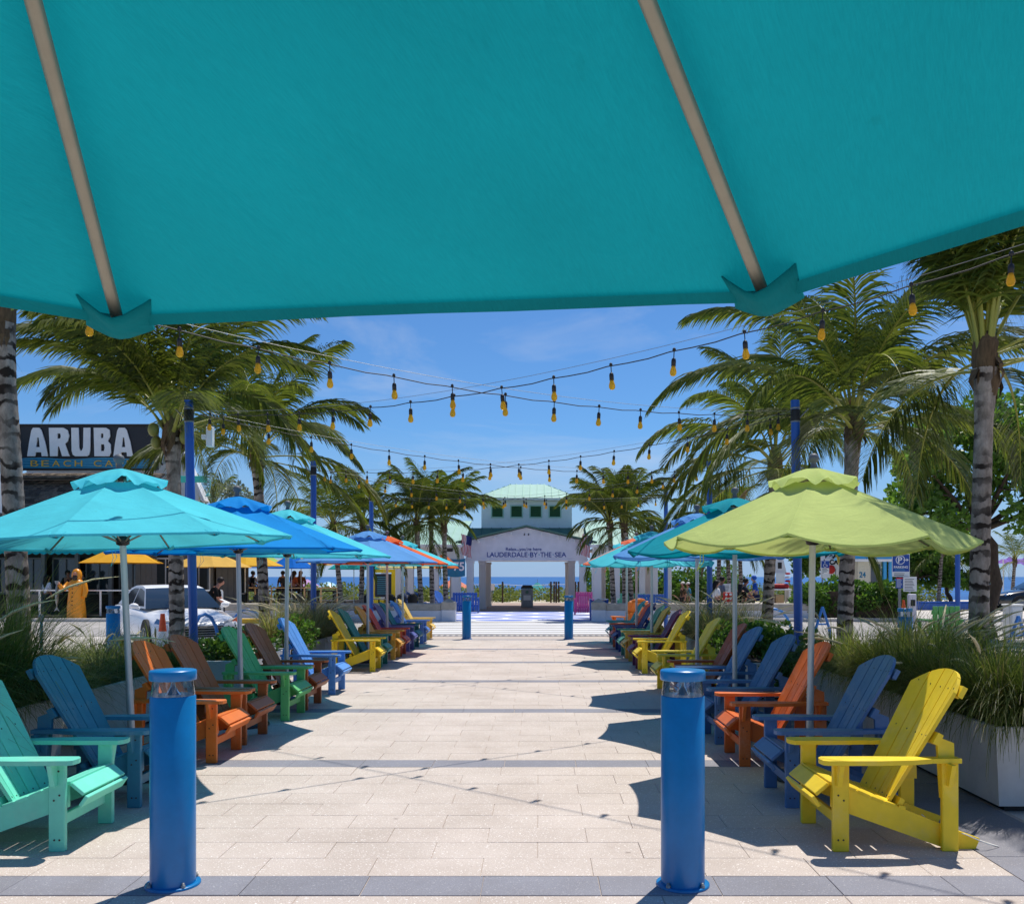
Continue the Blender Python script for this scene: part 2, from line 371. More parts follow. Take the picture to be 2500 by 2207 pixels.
    n.links.new(a, bs.inputs['Base Color']); bs.inputs['Roughness'].default_value = .78; bs.inputs['Specular IOR Level'].default_value = .3
    bump(n, bs, fine.outputs[0], .25, .002)
    return m
def ground_mat(name, a, b):
    m, n, bs, _ = newmat(name)
    g = n.nodes.new('ShaderNodeNewGeometry'); pos = g.outputs['Position']
    t1 = nd(n, 'ShaderNodeTexNoise', Scale=.5, Detail=8.0, Roughness=.62); n.links.new(pos, t1.inputs['Vector'])
    r1 = ramp(n, a, b, .32, .68); n.links.new(t1.outputs[0], r1.inputs[0])
    t2 = nd(n, 'ShaderNodeTexNoise', Scale=60.0, Detail=4.0); n.links.new(pos, t2.inputs['Vector'])
    r2 = ramp(n, (.86,.86,.86,1), (1.08,1.08,1.08,1), .35, .65); n.links.new(t2.outputs[0], r2.inputs[0])
    n.links.new(mixc(n, 1.0, r1.outputs[0], r2.outputs[0], 'MULTIPLY'), bs.inputs['Base Color']); bs.inputs['Roughness'].default_value = .9
    bump(n, bs, t2.outputs[0], .3, .004)
    return m
def sea_mat():
    m, n, bs, _ = newmat('sea_water')
    g = n.nodes.new('ShaderNodeNewGeometry')
    mp = n.nodes.new('ShaderNodeMapping'); mp.inputs['Scale'].default_value = (.03, .10, 1); n.links.new(g.outputs['Position'], mp.inputs['Vector'])
    t = nd(n, 'ShaderNodeTexNoise', Scale=1.0, Detail=7.0); n.links.new(mp.outputs[0], t.inputs['Vector'])
    r = ramp(n, c(14, 62, 122), c(40, 112, 176), .35, .7); n.links.new(t.outputs[0], r.inputs[0])
    n.links.new(r.outputs[0], bs.inputs['Base Color']); bs.inputs['Roughness'].default_value = .35; bs.inputs['Specular IOR Level'].default_value = .25
    t2 = nd(n, 'ShaderNodeTexNoise', Scale=8.0, Detail=6.0); n.links.new(mp.outputs[0], t2.inputs['Vector'])
    bump(n, bs, t2.outputs[0], .5, .5)
    return m
def trunk_mat():
    m, n, bs, _ = newmat('palm_trunk')
    co = coords(n)
    dn = nd(n, 'ShaderNodeTexNoise', Scale=7.0, Detail=6.0); n.links.new(co, dn.inputs['Vector'])
    dv = mixc(n, .22, co, dn.outputs['Color'], 'ADD')
    wv = n.nodes.new('ShaderNodeTexWave'); wv.bands_direction = 'Z'; wv.inputs['Scale'].default_value = 2.1; wv.inputs['Distortion'].default_value = 3.2; wv.inputs['Detail'].default_value = 4; wv.inputs['Detail Scale'].default_value = 2.0
    n.links.new(dv, wv.inputs['Vector'])
    r = ramp(n, (1,1,1,1), (0,0,0,1), .20, .46); n.links.new(wv.outputs[0], r.inputs[0])
    t = nd(n, 'ShaderNodeTexNoise', Scale=9.0, Detail=8.0, Roughness=.7); n.links.new(coords(n, 'Object', (1,1,.45)), t.inputs['Vector'])
    rb = ramp(n, c(98, 86, 76), c(184, 170, 156), .3, .7); n.links.new(t.outputs[0], rb.inputs[0])
    big = nd(n, 'ShaderNodeTexNoise', Scale=2.2, Detail=3.0); n.links.new(co, big.inputs['Vector'])
    rbig = ramp(n, (.12,)*3+(1,), (1,1,1,1), .40, .56); n.links.new(big.outputs[0], rbig.inputs[0])
    f = mixc(n, 1.0, r.outputs[0], rbig.outputs[0], 'MULTIPLY')
    n.links.new(mixc(n, f, rb.outputs[0], c(50, 42, 36)), bs.inputs['Base Color']); bs.inputs['Roughness'].default_value = .9; bs.inputs['Specular IOR Level'].default_value = .15
    bump(n, bs, t.outputs[0], .6, .012)
    return m
def shingle_mat():
    m, n, bs, _ = newmat('weathered_shingle')
    g = n.nodes.new('ShaderNodeNewGeometry')
    r = ramp(n, c(78, 70, 62), c(150, 134, 116)); n.links.new(g.outputs['Random Per Island'], r.inputs[0])
    t = nd(n, 'ShaderNodeTexNoise', Scale=9.0, Detail=5.0); n.links.new(coords(n), t.inputs['Vector'])
    r2 = ramp(n, (.7,.7,.7,1), (1.1,1.1,1.1,1), .3, .7); n.links.new(t.outputs[0], r2.inputs[0])
    n.links.new(mixc(n, 1.0, r.outputs[0], r2.outputs[0], 'MULTIPLY'), bs.inputs['Base Color']); bs.inputs['Roughness'].default_value = .9
    return m
def bulb_mat():
    m, n, bs, out = newmat('amber_glass')
    bs.inputs['Base Color'].default_value = (0.72, .44, .04, 1); bs.inputs['Roughness'].default_value = .08
    tr = n.nodes.new('ShaderNodeBsdfTranslucent'); tr.inputs['Color'].default_value = (.80, .52, .06, 1)
    tp = n.nodes.new('ShaderNodeBsdfTransparent'); tp.inputs['Color'].default_value = (1.0, .80, .22, 1)
    m1 = n.nodes.new('ShaderNodeMixShader'); m1.inputs[0].default_value = .5; m2 = n.nodes.new('ShaderNodeMixShader'); m2.inputs[0].default_value = .35
    n.links.new(bs.outputs[0], m1.inputs[1]); n.links.new(tr.outputs[0], m1.inputs[2]); n.links.new(m1.outputs[0], m2.inputs[1]); n.links.new(tp.outputs[0], m2.inputs[2]); n.links.new(m2.outputs[0], out.inputs['Surface'])
    return m
def lens_mat():
    m, n, bs, out = newmat('clear_acrylic')
    bs.inputs['Base Color'].default_value = (.95, .97, 1, 1); bs.inputs['Roughness'].default_value = .04
    tp = n.nodes.new('ShaderNodeBsdfTransparent'); tp.inputs['Color'].default_value = (.93, .95, .96, 1)
    gl = n.nodes.new('ShaderNodeBsdfGlossy'); gl.inputs['Roughness'].default_value = .05
    fr = n.nodes.new('ShaderNodeFresnel'); fr.inputs['IOR'].default_value = 1.5
    sm = nd(n, 'ShaderNodeTexNoise', Scale=30.0, Detail=4.0); n.links.new(coords(n, 'Object', (1,1,.3)), sm.inputs['Vector'])
    rs = ramp(n, (0,0,0,1), (.5,.5,.5,1), .5, .75); n.links.new(sm.outputs[0], rs.inputs[0])
    m1 = n.nodes.new('ShaderNodeMixShader'); n.links.new(fr.outputs[0], m1.inputs[0]); n.links.new(tp.outputs[0], m1.inputs[1]); n.links.new(gl.outputs[0], m1.inputs[2])
    df = n.nodes.new('ShaderNodeBsdfDiffuse'); df.inputs['Color'].default_value = (.8,.8,.8,1)
    m2 = n.nodes.new('ShaderNodeMixShader'); n.links.new(rs.outputs[0], m2.inputs[0]); n.links.new(m1.outputs[0], m2.inputs[1]); n.links.new(df.outputs[0], m2.inputs[2])
    n.links.new(m2.outputs[0], out.inputs['Surface'])
    return m
make_materials()
# ================================================================== the ground
GZ = -0.02
mb = MB(); mb.quad((-400,-60,GZ), (400,-60,GZ), (400,57,GZ), (-400,57,GZ)); ground = struct('ground', mb, M['concrete'])
mb = MB()
xs = [-400,-60,-40,-25,-12,-4,3,12,25,40,60,400]; ys = [(57,GZ), (64,-.05), (80,-.9), (100,-2.4)]
for i in range(len(xs)-1):
    for j in range(3):
        mb.quad((xs[i],ys[j][0],ys[j][1]), (xs[i+1],ys[j][0],ys[j][1]), (xs[i+1],ys[j+1][0],ys[j+1][1]), (xs[i],ys[j+1][0],ys[j+1][1]))
struct('beach', mb, M['sand'])
mb = MB(); mb.quad((-40000,90,-2), (40000,90,-2), (40000,45000,-2), (-40000,45000,-2)); struct('sea', mb, M['sea'])

# ---- plaza paving
PX0, PX1 = -3.95, 2.55
mb = MB(); mb.quad((PX0-.65,-4,-.006), (PX1+.65,-4,-.006), (PX1+.65,24.3,-.006), (PX0-.65,24.3,-.006))
plaza = struct('plaza', mb, M['grout'])
def slab_mesh(name, lx, ly, mat):
    b = MB(); b.bbox((-lx/2,-ly/2,-.016), (lx/2,ly/2,0), .0018); return b.mesh(name, mat)
BANDY = [4.68 + 3.05*i for i in range(7)]; BH = .145
lx = .606; ly = (3.05-2*BH)/9
sm_full = slab_mesh('paving_slab', lx-.003, ly-.003, M['paver'])
sm_band = slab_mesh('band_slab', .606, 2*BH-.004, M['band'])
sm_bord = slab_mesh('border_slab', .598, .606, M['band'])
rest = MB(); nsl = 0
def put_slab(me, name, x, y, individual, sx, sy):
    dz = rnd(-.0012, .0012)
    if individual:
        mk(name, me, plaza, None, (x, y, dz), (rnd(-.0012,.0012), rnd(-.0012,.0012), 0))
    else:
        rest.bbox((x-sx/2, y-sy/2, -.016+dz), (x+sx/2, y+sy/2, dz), .003, None, 0 if name == 'paving_slab' else 1)
for bi in range(len(BANDY)):
    y0 = BANDY[bi]; x = PX0 + .3
    n = 0
    while x < PX1 - .2:
        put_slab(sm_band, 'band_slab', x + rnd(-.001,.001), y0, bi < 4, .602, 2*BH-.004); x += .61
    rest.bbox((x-.303, y0-BH+.002, -.016), (PX1-.002, y0+BH-.002, 0), .003, None, 1)
    if bi == len(BANDY)-1: break
    for r_ in range(9):
        yy = y0 + BH + ly*(r_+.5); off = (.305 if r_ % 2 else 0) + (bi % 2)*.12
        x = PX0 + off
        if off > .02:
            wd = off - .004; rest.bbox((PX0+.002, yy-ly/2+.0025, -.016), (PX0+wd, yy+ly/2-.0025, 0), .003, None, 0)
        while x < PX1 - .02:
            x1 = min(x+lx, PX1); full = x1-x > lx-.01
            ind = full and nsl < 292
            if ind: nsl += 1
            if full: put_slab(sm_full, 'paving_slab', (x+x1)/2, yy, ind, lx-.003, ly-.003)
            else: rest.bbox((x+.002, yy-ly/2+.0025, -.016), (x1-.002, yy+ly/2-.0025, 0), .003, None, 0)
            x += lx
y = 3.2
for k in range(6):                                   # the larger slabs before the first grey band
    x = PX0 + (k % 2)*.45
    while x < PX1:
        rest.bbox((x+.002, 4.53-.915*(k+1), -.016), (min(x+.91, PX1)-.002, 4.53-.915*k-.006, -.0005), .003, None, 0); x += .914
y = 4.53
for sx_ in (0, 1):
    xb = PX1 + .305 if sx_ else PX0 - .305; yy = 4.85-.61*4
    k = 0
    while yy < 24:
        put_slab(sm_bord, 'border_slab', xb, yy, 2 < k < 18, .598, .606); yy += .611; k += 1
ro = rest.build('paving_slabs_beyond', [M['paver'], M['band']], plaza); ro['kind'] = 'stuff'

# ---- the road behind, crossing stripes, blue wave pattern, brick paving under the pavilion
mb = MB(); mb.quad((-60,24.5,-.012), (60,24.5,-.012), (60,32.3,-.012), (-60,32.3,-.012)); road = struct('road', mb, M['road'])
for k in range(7):
    b = MB(); yy = 25.6 + k*.95; b.quad((-3.9,yy,-.008), (2.7,yy,-.008), (2.7,yy+.48,-.008), (-3.9,yy+.48,-.008)); b.build('crossing_stripe', M['roadwhite'], road)
b = MB()
for i in range(40):
    for j in range(2): b.lathe([(.05,0),(.035,.012)], 6, (-3.7+i*.16, 24.62+j*.16, -.012), False)
b.build('tactile_strip', M['band'], road)['kind'] = 'stuff'
mb = MB(); mb.quad((-4.4,32.5,-.012), (3.2,32.5,-.012), (3.2,42.2,-.012), (-4.4,42.2,-.012)); wave = struct('wave_pavement', mb, M['roadwhite'])
for j in range(6):
    for i in range(-1, 4):
        cx = -3.6 + i*2.3 + (j % 2)*1.15; cy = 33.4 + j*1.55; b = MB(); q = []
        for k in range(20):
            t = 2*pi*k/20; x = cx+1.02*math.cos(t)*(1 if abs(math.cos(t)) < .95 else 1.05); q.append((max(-4.35, min(3.15, x)), cy+.55*math.sin(t), -.008))
        b.add(q, [tuple(range(20))]); b.build('wave_mark', M['roadblue'], wave)
mb = MB(); mb.quad((-14,42.2,-.013), (13,42.2,-.013), (13,56,-.013), (-14,56,-.013)); struct('brick_path', mb, M['brickpave'])
for kx, nm in ((-3.0, 'kerb'), (2.2, 'kerb')):
    sgn = -1 if kx < 0 else 1
    b = MB(); b.bbox((min(kx+sgn*1.4, kx+sgn*40), 32.3, GZ), (max(kx+sgn*1.4, kx+sgn*40), 32.48, .11), .02); struct('kerb', b, M['concrete'])

# ================================================================== adirondack chairs
def chair_proto():
    root = thing('adirondack_chair', 'x', 'chair')
    lm = M['lumber']
    for s in (-1, 1):
        b = MB(); y0 = s*.285; b.bbox((-.095, min(y0, y0+s*.034), 0), (0, max(y0, y0+s*.034), .515), .005); b.build('front_leg', lm, root)
        b = MB(); b.bbox((-.735, min(y0, y0+s*.034), .0), (-.64, max(y0, y0+s*.034), .515), .005)
        b.build('rear_leg', lm, root)
        # rising back bracket above the arm
        b = MB(); yb = s*.250; b.prism([(-.735,.30), (-.65,.30), (-.625,.665), (-.725,.625)][::1], (0, yb if s > 0 else yb, 0), (1,0,0), (0,0,1), .03 if s < 0 else -.03)
        b.build('back_bracket', lm, root)
        # arm: wide at the front, narrowing to the back
        out_ = [(.075,.02),(.085,.06),(.075,.115),(.05,.13),(-.25,.135),(-.45,.115),(-.58,.075),(-.745,.075),(-.745,.0),(-.42,.0),(-.25,-.01),(.05,-.01)]
        q = [(x, s*(.262+yy)) for x, yy in out_]
        if s > 0: q = q[::-1]
        b = MB(); b.prism(q[::-1], (0,0,.517), (1,0,0), (0,1,0), .027); b.build('arm', lm, root)
        for xx in (-.03, -.675):
            b = MB(); yy = s*.319; b.prism([(0,0),(.075,0),(.03,-.13),(0,-.13)], (xx-.012, yy, .516), (0,s,0), (0,0,1), .026*(1))
            b.build('arm_bracket', lm, root)
        # sloping side stringer down to the ground at the back
        q = [(-.01,.245),(-.01,.375),(-.12,.36),(-.44,.235),(-.76,.105),(-.885,.06),(-.86,0),(-.69,0)]
        b = MB(); b.prism(q[::-1], (0, s*.250 + (-.016), 0), (1,0,0), (0,0,1), -.032); b.build('stringer', lm, root)
        b = MB()
        for (bx, bz) in ((-.03,.07),(-.06,.07),(-.03,.33),(-.062,.30),(-.035,.47)):
            b.tube([(bx, s*.3185, bz), (bx, s*.3215, bz)], .006, 6)
        b.build('bolts', M['dotdark'], root)['kind'] = 'stuff'
    # seat: rolled front edge and contoured slats
    slats = [((.094,.318),(.052,.258)), ((.016,.394),(.092,.330)), ((.006,.402),(-.072,.386)), ((-.082,.383),(-.156,.354)), ((-.166,.350),(-.238,.318)), ((-.248,.314),(-.318,.286)), ((-.328,.283),(-.396,.262)), ((-.406,.260),(-.45,.252))]
    for (x0,z0),(x1,z1) in slats:
        d = Vector((x1-x0, 0, z1-z0)); Ln = d.length; nn = Vector((-d.z, 0, d.x)).normalized()
        if nn.x*.6+nn.z < 0: nn = -nn
        e = d.normalized(); Mx = Matrix(((e.x,0,nn.x,x0),(0,1,0,0),(e.z,0,nn.z,z0),(0,0,0,1)))
        q = MB(); q.bbox((.001,-.268,-.022),(Ln-.001,.268,0), .003, Mx)
        if Mx.determinant() < 0: q.f = [f[::-1] for f in q.f]
        q.build('seat_slat', lm, root)
    # front stretcher, rear rails
    b = MB(); b.bbox((-.07,-.284,.135), (-.045,.284,.20), .004); b.build('stretcher', lm, root)
    # back: five fanned slats on a bowed, reclined surface
    base = Vector((-.405, 0, .235)); up = Vector((-.485, 0, .875)).normalized(); nrm = Vector((up.z, 0, -up.x))
    nrm = Vector((.875, 0, .485)).normalized()
    HB = .905
    def half(t): return lerp(.225, .30, min(1, t/.8))
    def pt(f, t, off):
        y = f*half(t/HB); return base + up*t + Vector((0, y, 0)) + nrm*(off + .055*(abs(f)**2))
    for i in range(5):
        f0 = -1 + .4*i + .016; f1 = f0 + .4 - .032
        vs = []; N = 5
        rows = []
        for j in range(N+1):
            row = []
            for k in range(3):
                f = lerp(f0, f1, k/2); top = HB - .155*abs(f)**2.3
                if j == N: t = top
                else: t = min(top, (top if False else HB*.82)*j/(N-1)) if True else 0
                row.append((f, t))
            rows.append(row)
        fr = [pt(f, t, .011) for row in rows for f, t in row]; bk = [pt(f, t, -.011) for row in rows for f, t in row]
        n = len(fr); fs = []
        for j in range(N):
            for k in range(2):
                a = j*3+k; fs.append((a, a+1, a+4, a+3)[::1]); fs.append((n+a, n+a+3, n+a+4, n+a+1))
        edge = [j*3 for j in range(N+1)]; edge2 = [j*3+2 for j in range(N+1)]
        for j in range(N):
            fs.append((edge[j], edge[j+1], n+edge[j+1], n+edge[j])); fs.append((edge2[j+1], edge2[j], n+edge2[j], n+edge2[j+1]))
        for k in range(2):
            fs.append((k+1, k, n+k, n+k+1)); a = N*3+k; fs.append((a, a+1, n+a+1, n+a))
        b = MB(); b.add(fr+bk, fs); b.build('back_slat', lm, root)
    for t, hw, th in ((.78, .285, .03), (.47, .30, .035), (.03, .25, .03)):
        Mx = Matrix.Translation(base + up*t) @ Matrix(((nrm.x, 0, up.x, 0), (0, 1, 0, 0), (nrm.z, 0, up.z, 0), (0, 0, 0, 1)))
        b = MB()
        # bowed rail behind the slats
        for k in range(6):
            y0 = lerp(-hw, hw, k/6); y1 = lerp(-hw, hw, (k+1)/6); f = ((y0+y1)/2/.29)
            o = .055*f*f - .0135 - th
            b.box((o, y0, -.035), (o+th, y1, .035), Mx)
        b.build('back_rail', lm, root)
    b = MB()
    for i in range(5):
        f = -1 + .4*i + .2
        for t in (.46, .035, .78):
            p = pt(f, t, .0105); q = pt(f, t, .0125); b.tube([p, q], .0055, 6)
    b.build('screws', M['dotdark'], root)['kind'] = 'stuff'
    return root
chair0 = chair_proto()
used = [False]
LC = [('mint green', (116,222,194)), ('teal blue', (52,126,154)), ('bright orange', (222,116,40)), ('dark rust orange', (182,100,50)), ('leaf green', (104,190,112)), ('brown rust', (174,94,48)),
      ('sky blue', (92,148,216)), ('sunny yellow', (236,200,20)), ('sea green', (48,138,118)), ('golden yellow', (220,164,60)), ('brick red', (184,72,40)), ('slate violet', (86,92,158)), ('deep teal', (14,104,112)),
      ('cornflower blue', (88,128,196)), ('pale buttery yellow', (236,196,96))]
LD = [5.25, 6.25, 7.74, 8.57, 10.0, 10.81, 12.23, 15.17, 16.0, 17.34, 18.1, 19.3, 19.95, 21.5, 22.9]
LN = ['at the near end of the cafe-side row', 'between the mint green and bright orange chairs', 'under the turquoise parasol next to a teal blue chair', 'between the bright orange and leaf green chairs', 'under the royal blue parasol between two rust chairs',
      'between the leaf green and sky blue chairs', 'last before the gap in the cafe-side row', 'first after the gap in the cafe-side row', 'between a sunny yellow and a golden yellow chair', 'between a sea green and a brick red chair',
      'between a golden yellow and a slate violet chair', 'between a brick red and a deep teal chair', 'between a slate violet and a cornflower blue chair', 'between a deep teal and a pale yellow chair', 'at the crossing end of the cafe-side row']
RC_ = [('lemon yellow', (240,206,36)), ('denim blue', (76,116,164)), ('pumpkin orange', (214,104,36)), ('denim blue', (76,116,164)), ('steel blue', (84,122,170)), ('rust brown', (170,80,36)),
       ('canary yellow', (236,206,54)), ('canary yellow', (238,208,40)), ('plum purple', (112,40,84)), ('amber yellow', (222,170,70)), ('sage teal', (70,138,120)), ('navy blue', (14,56,128)), ('burnt sienna', (172,84,48)), ('aqua teal', (50,140,148)), ('tangerine orange', (232,128,44))]
RD = [5.25, 6.24, 7.6, 8.6, 10.0, 10.8, 12.3, 14.9, 15.7, 17.05, 17.8, 19.2, 19.9, 21.3, 24.2]
RN = ['with a cable tied to its leg', 'right beside the lemon yellow chair', 'at the lime green parasol pole', 'between the pumpkin orange and steel blue chairs', 'beside the rust brown chair',
      'between the steel blue and canary yellow chairs', 'next to the rust brown chair, before the row gap', 'beside the plum purple chair, after the row gap', 'between a canary yellow and an amber yellow chair', 'between the plum purple and sage teal chairs',
      'between the amber yellow and navy blue chairs', 'between the sage teal and burnt sienna chairs', 'between the navy blue and aqua teal chairs', 'before the turned tangerine chair', 'turned away beside the white wall']
def place_chair(x, y, rz, colr, label, group, z=0):
    if not used[0]: o = chair0; used[0] = True
    else: o = dup(chair0)
    o.location = (x, y, z); o.rotation_euler = (0, 0, rz); o['label'] = label; o['group'] = group
    for ch in o.children: ch.color = colr
    return o
for (nm, cc), d, ln in zip(LC, LD, LN):
    place_chair(-2.765+rnd(-.02,.02), d+.31, rnd(-.03,.03), c(*cc), f'{nm} slatted Adirondack chair {ln}', 'Adirondack chairs lining the plaza')
for (nm, cc), d, ln in zip(RC_, RD, RN):
    rz = pi + rnd(-.03,.03); x = 1.69+rnd(-.02,.02)
    if d > 24: rz = pi*.64; x = 2.3
    place_chair(x, d+.31, rz, c(*cc), f'{nm} slatted Adirondack chair {ln}', 'Adirondack chairs lining the plaza')
for k, (x, y, rz) in enumerate(((-4.3,37.2,.25),(-4.75,37.9,.3),(-5.05,38.6,.2),(-3.75,38.4,-.5))):
    place_chair(x, y, rz, c(52,104,186), ['bright blue Adirondack chair beside the wall pillar by the pavilion', 'bright blue Adirondack chair second from the wall pillar', 'bright blue Adirondack chair farthest along from the wall pillar', 'bright blue Adirondack chair in front of the pavilion column'][k], 'blue chairs by the pavilion', GZ)
# cable at the lemon yellow chair
b = MB(); b.tube([(2.42,5.33,.10),(2.50,5.30,.09),(2.62,5.28,.04),(2.72,5.33,.006),(2.66,5.48,.006),(2.5,5.62,.02),(2.42,5.7,.10)], .0035, 6)
tag(b.build('security_cable', M['cord']), 'thin white cable looped round the rear leg of the lemon chair', 'cable')

# ================================================================== parasols
def umbrella(R_=1.25, rim=1.88, top=2.41, sag=0.0, nrib=8, vent=True, seed=0, detail=True, wave=.012, base=True, poler=.025, hem=.016, inw=.02):
    rg = random.Random(seed)
    root = thing('parasol', 'x', 'parasol')
    NT, NR = 8, 7
    can = MB(); vs = []; ang0 = 0
    hz = top - rim
    def surf(t, r, off=0.0):
        """t in rib units, r 0..1"""
        f = t - math.floor(t); k = math.floor(t)
        a0 = 2*pi*k/nrib; a1 = 2*pi*(k+1)/nrib
        p0 = Vector((math.cos(a0), math.sin(a0))); p1 = Vector((math.cos(a1), math.sin(a1)))
        p = p0.lerp(p1, f)*(R_*r)
        s = 4*f*(1-f)
        z = top - hz*(r**1.06) - sag*s*(r**3) - .02*s*math.sin(pi*r)
        return Vector((p.x*(1-inw*s*r), p.y*(1-inw*s*r), z + off))
    r0 = .14
    cols = nrib*NT
    for j in range(NR+1):
        r = lerp(r0, 1, j/NR)
        for i in range(cols): vs.append(surf(i/NT, r, 0))
    # hem: turned down and in
    for i in range(cols):
        p = surf(i/NT, 1.0); vs.append((p.x*.999, p.y*.999, p.z-hem + .1*hem*math.sin(i*1.7)))
    for i in range(cols):
        p = surf(i/NT, .986); vs.append((p.x, p.y, p.z-hem*.5))
    fs = [(j*cols+i, (j)*cols+(i+1) % cols, (j+1)*cols+(i+1) % cols, (j+1)*cols+i) for j in range(NR+2) for i in range(cols)]
    can.add(vs, [f[::-1] for f in fs], False); can.sm = [True]*len(can.f)
    me = can.mesh('canopy', M['cloth_canopy'])
    # sharp creases along the ribs and the hem
    sharp = set()
    for j in range(NR):
        for k in range(nrib): sharp.add((j*cols+k*NT, (j+1)*cols+k*NT))
    for i in range(cols): sharp.add(tuple(sorted((NR*cols+i, NR*cols+(i+1) % cols)))); sharp.add(tuple(sorted(((NR+1)*cols+i, (NR+1)*cols+(i+1) % cols))))
    at = me.attributes.new('sharp_edge', 'BOOLEAN', 'EDGE')
    for e in me.edges:
        if tuple(sorted(e.vertices)) in sharp: at.data[e.index].value = True
    mk('canopy', me, root)
    if vent:
        vb = MB(); vs = []; VR = .345; n = 72; steps = 7
        for j in range(steps+1):
            r = lerp(.03, VR, j/steps); rr = r/VR
            for i in range(n):
                a = 2*pi*i/n
                wv = (.026*math.sin(a*9+seed)+.016*math.sin(a*15+2*seed)+.016*math.sin(a*4+seed*3))*rr**3
                z = top + .055 - .14*rr**1.5 + wv*.9
                vs.append((r*math.cos(a)*(1+wv*.8), r*math.sin(a)*(1+wv*.8), z))
        vb.add(vs, [(j*n+i, (j+1)*n+i, (j+1)*n+(i+1) % n, j*n+(i+1) % n) for j in range(steps) for i in range(n)], True)
        vb.build('vent_cap', M['cloth_canopy'], root)
    b = MB(); b.tube([(0,0,.04 if base else 0),(0,0,.72)], poler*1.12, 14); b.tube([(0,0,.72),(0,0,top+.06)], poler, 14); b.build('pole', M['alu'], root)
    b = MB(); b.lathe([(.02,0),(.03,.01),(.022,.03),(.02,.05),(.037,.065),(.043,.085),(.037,.108),(.018,.122),(.002,.126)], 14, (0,0,top+.045)); b.build('finial', M['gull'], root)
    b = MB(); b.lathe([(poler+.003,0),(.05,.01),(.055,.05),(.04,.07),(poler+.003,.075)], 12, (0,0,rim-.03)); b.build('runner_hub', M['darkmetal'], root)
    b = MB(); b.lathe([(poler+.002,0),(.05,.005),(.05,.04),(poler+.002,.045)], 12, (0,0,top-.05)); b.build('top_hub', M['darkmetal'], root)
    if detail:
        for k in range(nrib):
            a = 2*pi*k/nrib; ca, sa = math.cos(a), math.sin(a)
            pts = [surf(k, r, -.022) for r in (.05, .3, .6, .8, .982)]
            rb = MB(); rb.tube(pts, .0088, 8); rb = rb.build('rib', M['bronze'], root)
            st = MB(); m_ = surf(k, .46, -.03); st.tube([(ca*.045, sa*.045, rim+.005), m_], .0075, 6); st.build('strut', M['bronze'], rb)
            # sewn pocket that takes the rib end
            pk = MB(); prof = [(-.050,.002),(-.040,-.008),(-.014,-.030),(0,-.036),(.014,-.030),(.040,-.008),(.050,.002)]
            er = Vector((ca, sa, 0)); et = Vector((-sa, ca, 0)); tip = surf(k, 1.0); inn = surf(k, .952); dr = (tip-inn).normalized(); dn = dr.cross(et).normalized()
            if dn.z < 0: dn = -dn
            rows = []
            for q, (s_, wob) in enumerate(((0.0,0),(.022,.002),(.044,.0),(.062,-.004))):
                rows.append([inn + dr*s_ + et*(x*(1.0 - .05*q + .1*(q == 3)))+ dn*(z*(1.05-.12*q) - .009 - sag*.28*abs(x)/.05 - .004*(q == 3)*abs(x)/.05) for x, z in prof])
            vs = [p for r_ in rows for p in r_]; n = len(prof)
            fs = [(j*n+i, j*n+i+1, (j+1)*n+i+1, (j+1)*n+i) for j in range(3) for i in range(n-1)]
            vs2 = [p - dn*.003 for p in vs]; N = len(vs)
            rim_ = [(i, N+i, N+i+1, i+1) for i in range(n-1)] + [(3*n+i, 3*n+i+1, N+3*n+i+1, N+3*n+i) for i in range(n-1)]
            pk.add(vs+vs2, fs + [tuple(N+i for i in f)[::-1] for f in fs] + rim_, True)
            pk.build('rib_pocket', M['cloth_canopy'], root)
        ts = MB()
        for dx in (0, .03):
            p = surf(2.5, .99, -.02); pts = [p + Vector((dx, 0, 0)), p + Vector((dx+.01, .01, -.07)), p + Vector((dx-.02-dx, .02, -.15))]
            ts.tube(pts, .008, 4, flat=.2)
        ts.build('tie_strap', M['cloth_canopy'], root)
    if base:
        b = MB(); b.lathe([(.29,0),(.29,.02),(.27,.035),(.06,.05),(.045,.06),(.04,.18),(.027,.18)], 28); b.build('base_plate', M['darkmetal'], root)
    return root
UCOL = {'turquoise': c(90,218,232), 'royal': c(16,150,230), 'peri': c(104,168,232), 'orange': c(238,116,66), 'lime': c(205,221,132), 'teal': c(10,160,176), 'coral': c(246,140,104)}
def place_umb(o, x, y, rz, colr, label, group, tilt=(0,0), z=0):
    o.location = (x, y, z); o.rotation_euler = (tilt[0], tilt[1], rz); o['label'] = label; o['group'] = group
    for ch in o.children_recursive:
        if ch.name.split('.')[0] in ('canopy', 'vent_cap', 'rib_pocket', 'tie_strap'): ch.color = colr
    return o
UG = 'plaza parasols between the chairs'
UL = [(-3.24,7.2,'turquoise',.12,0,'turquoise parasol over the teal blue and bright orange chairs',(0,R(-2.5)),0), (-3.2,9.69,'royal',.3,1,'royal blue parasol over the leaf green chair',(0,R(-1)),.0), (-3.25,11.57,'turquoise',.2,2,'turquoise parasol behind the royal blue one',(0,R(.5)),0),
      (-3.22,16.95,'peri',.25,3,'periwinkle blue parasol over the golden and brick red chairs',(0,0),0), (-3.22,19.1,'orange',.3,4,'orange parasol in the cafe-side row between blue ones',(0,0),0), (-3.22,21.3,'turquoise',.15,5,'turquoise parasol last in the cafe-side row',(0,0),0)]
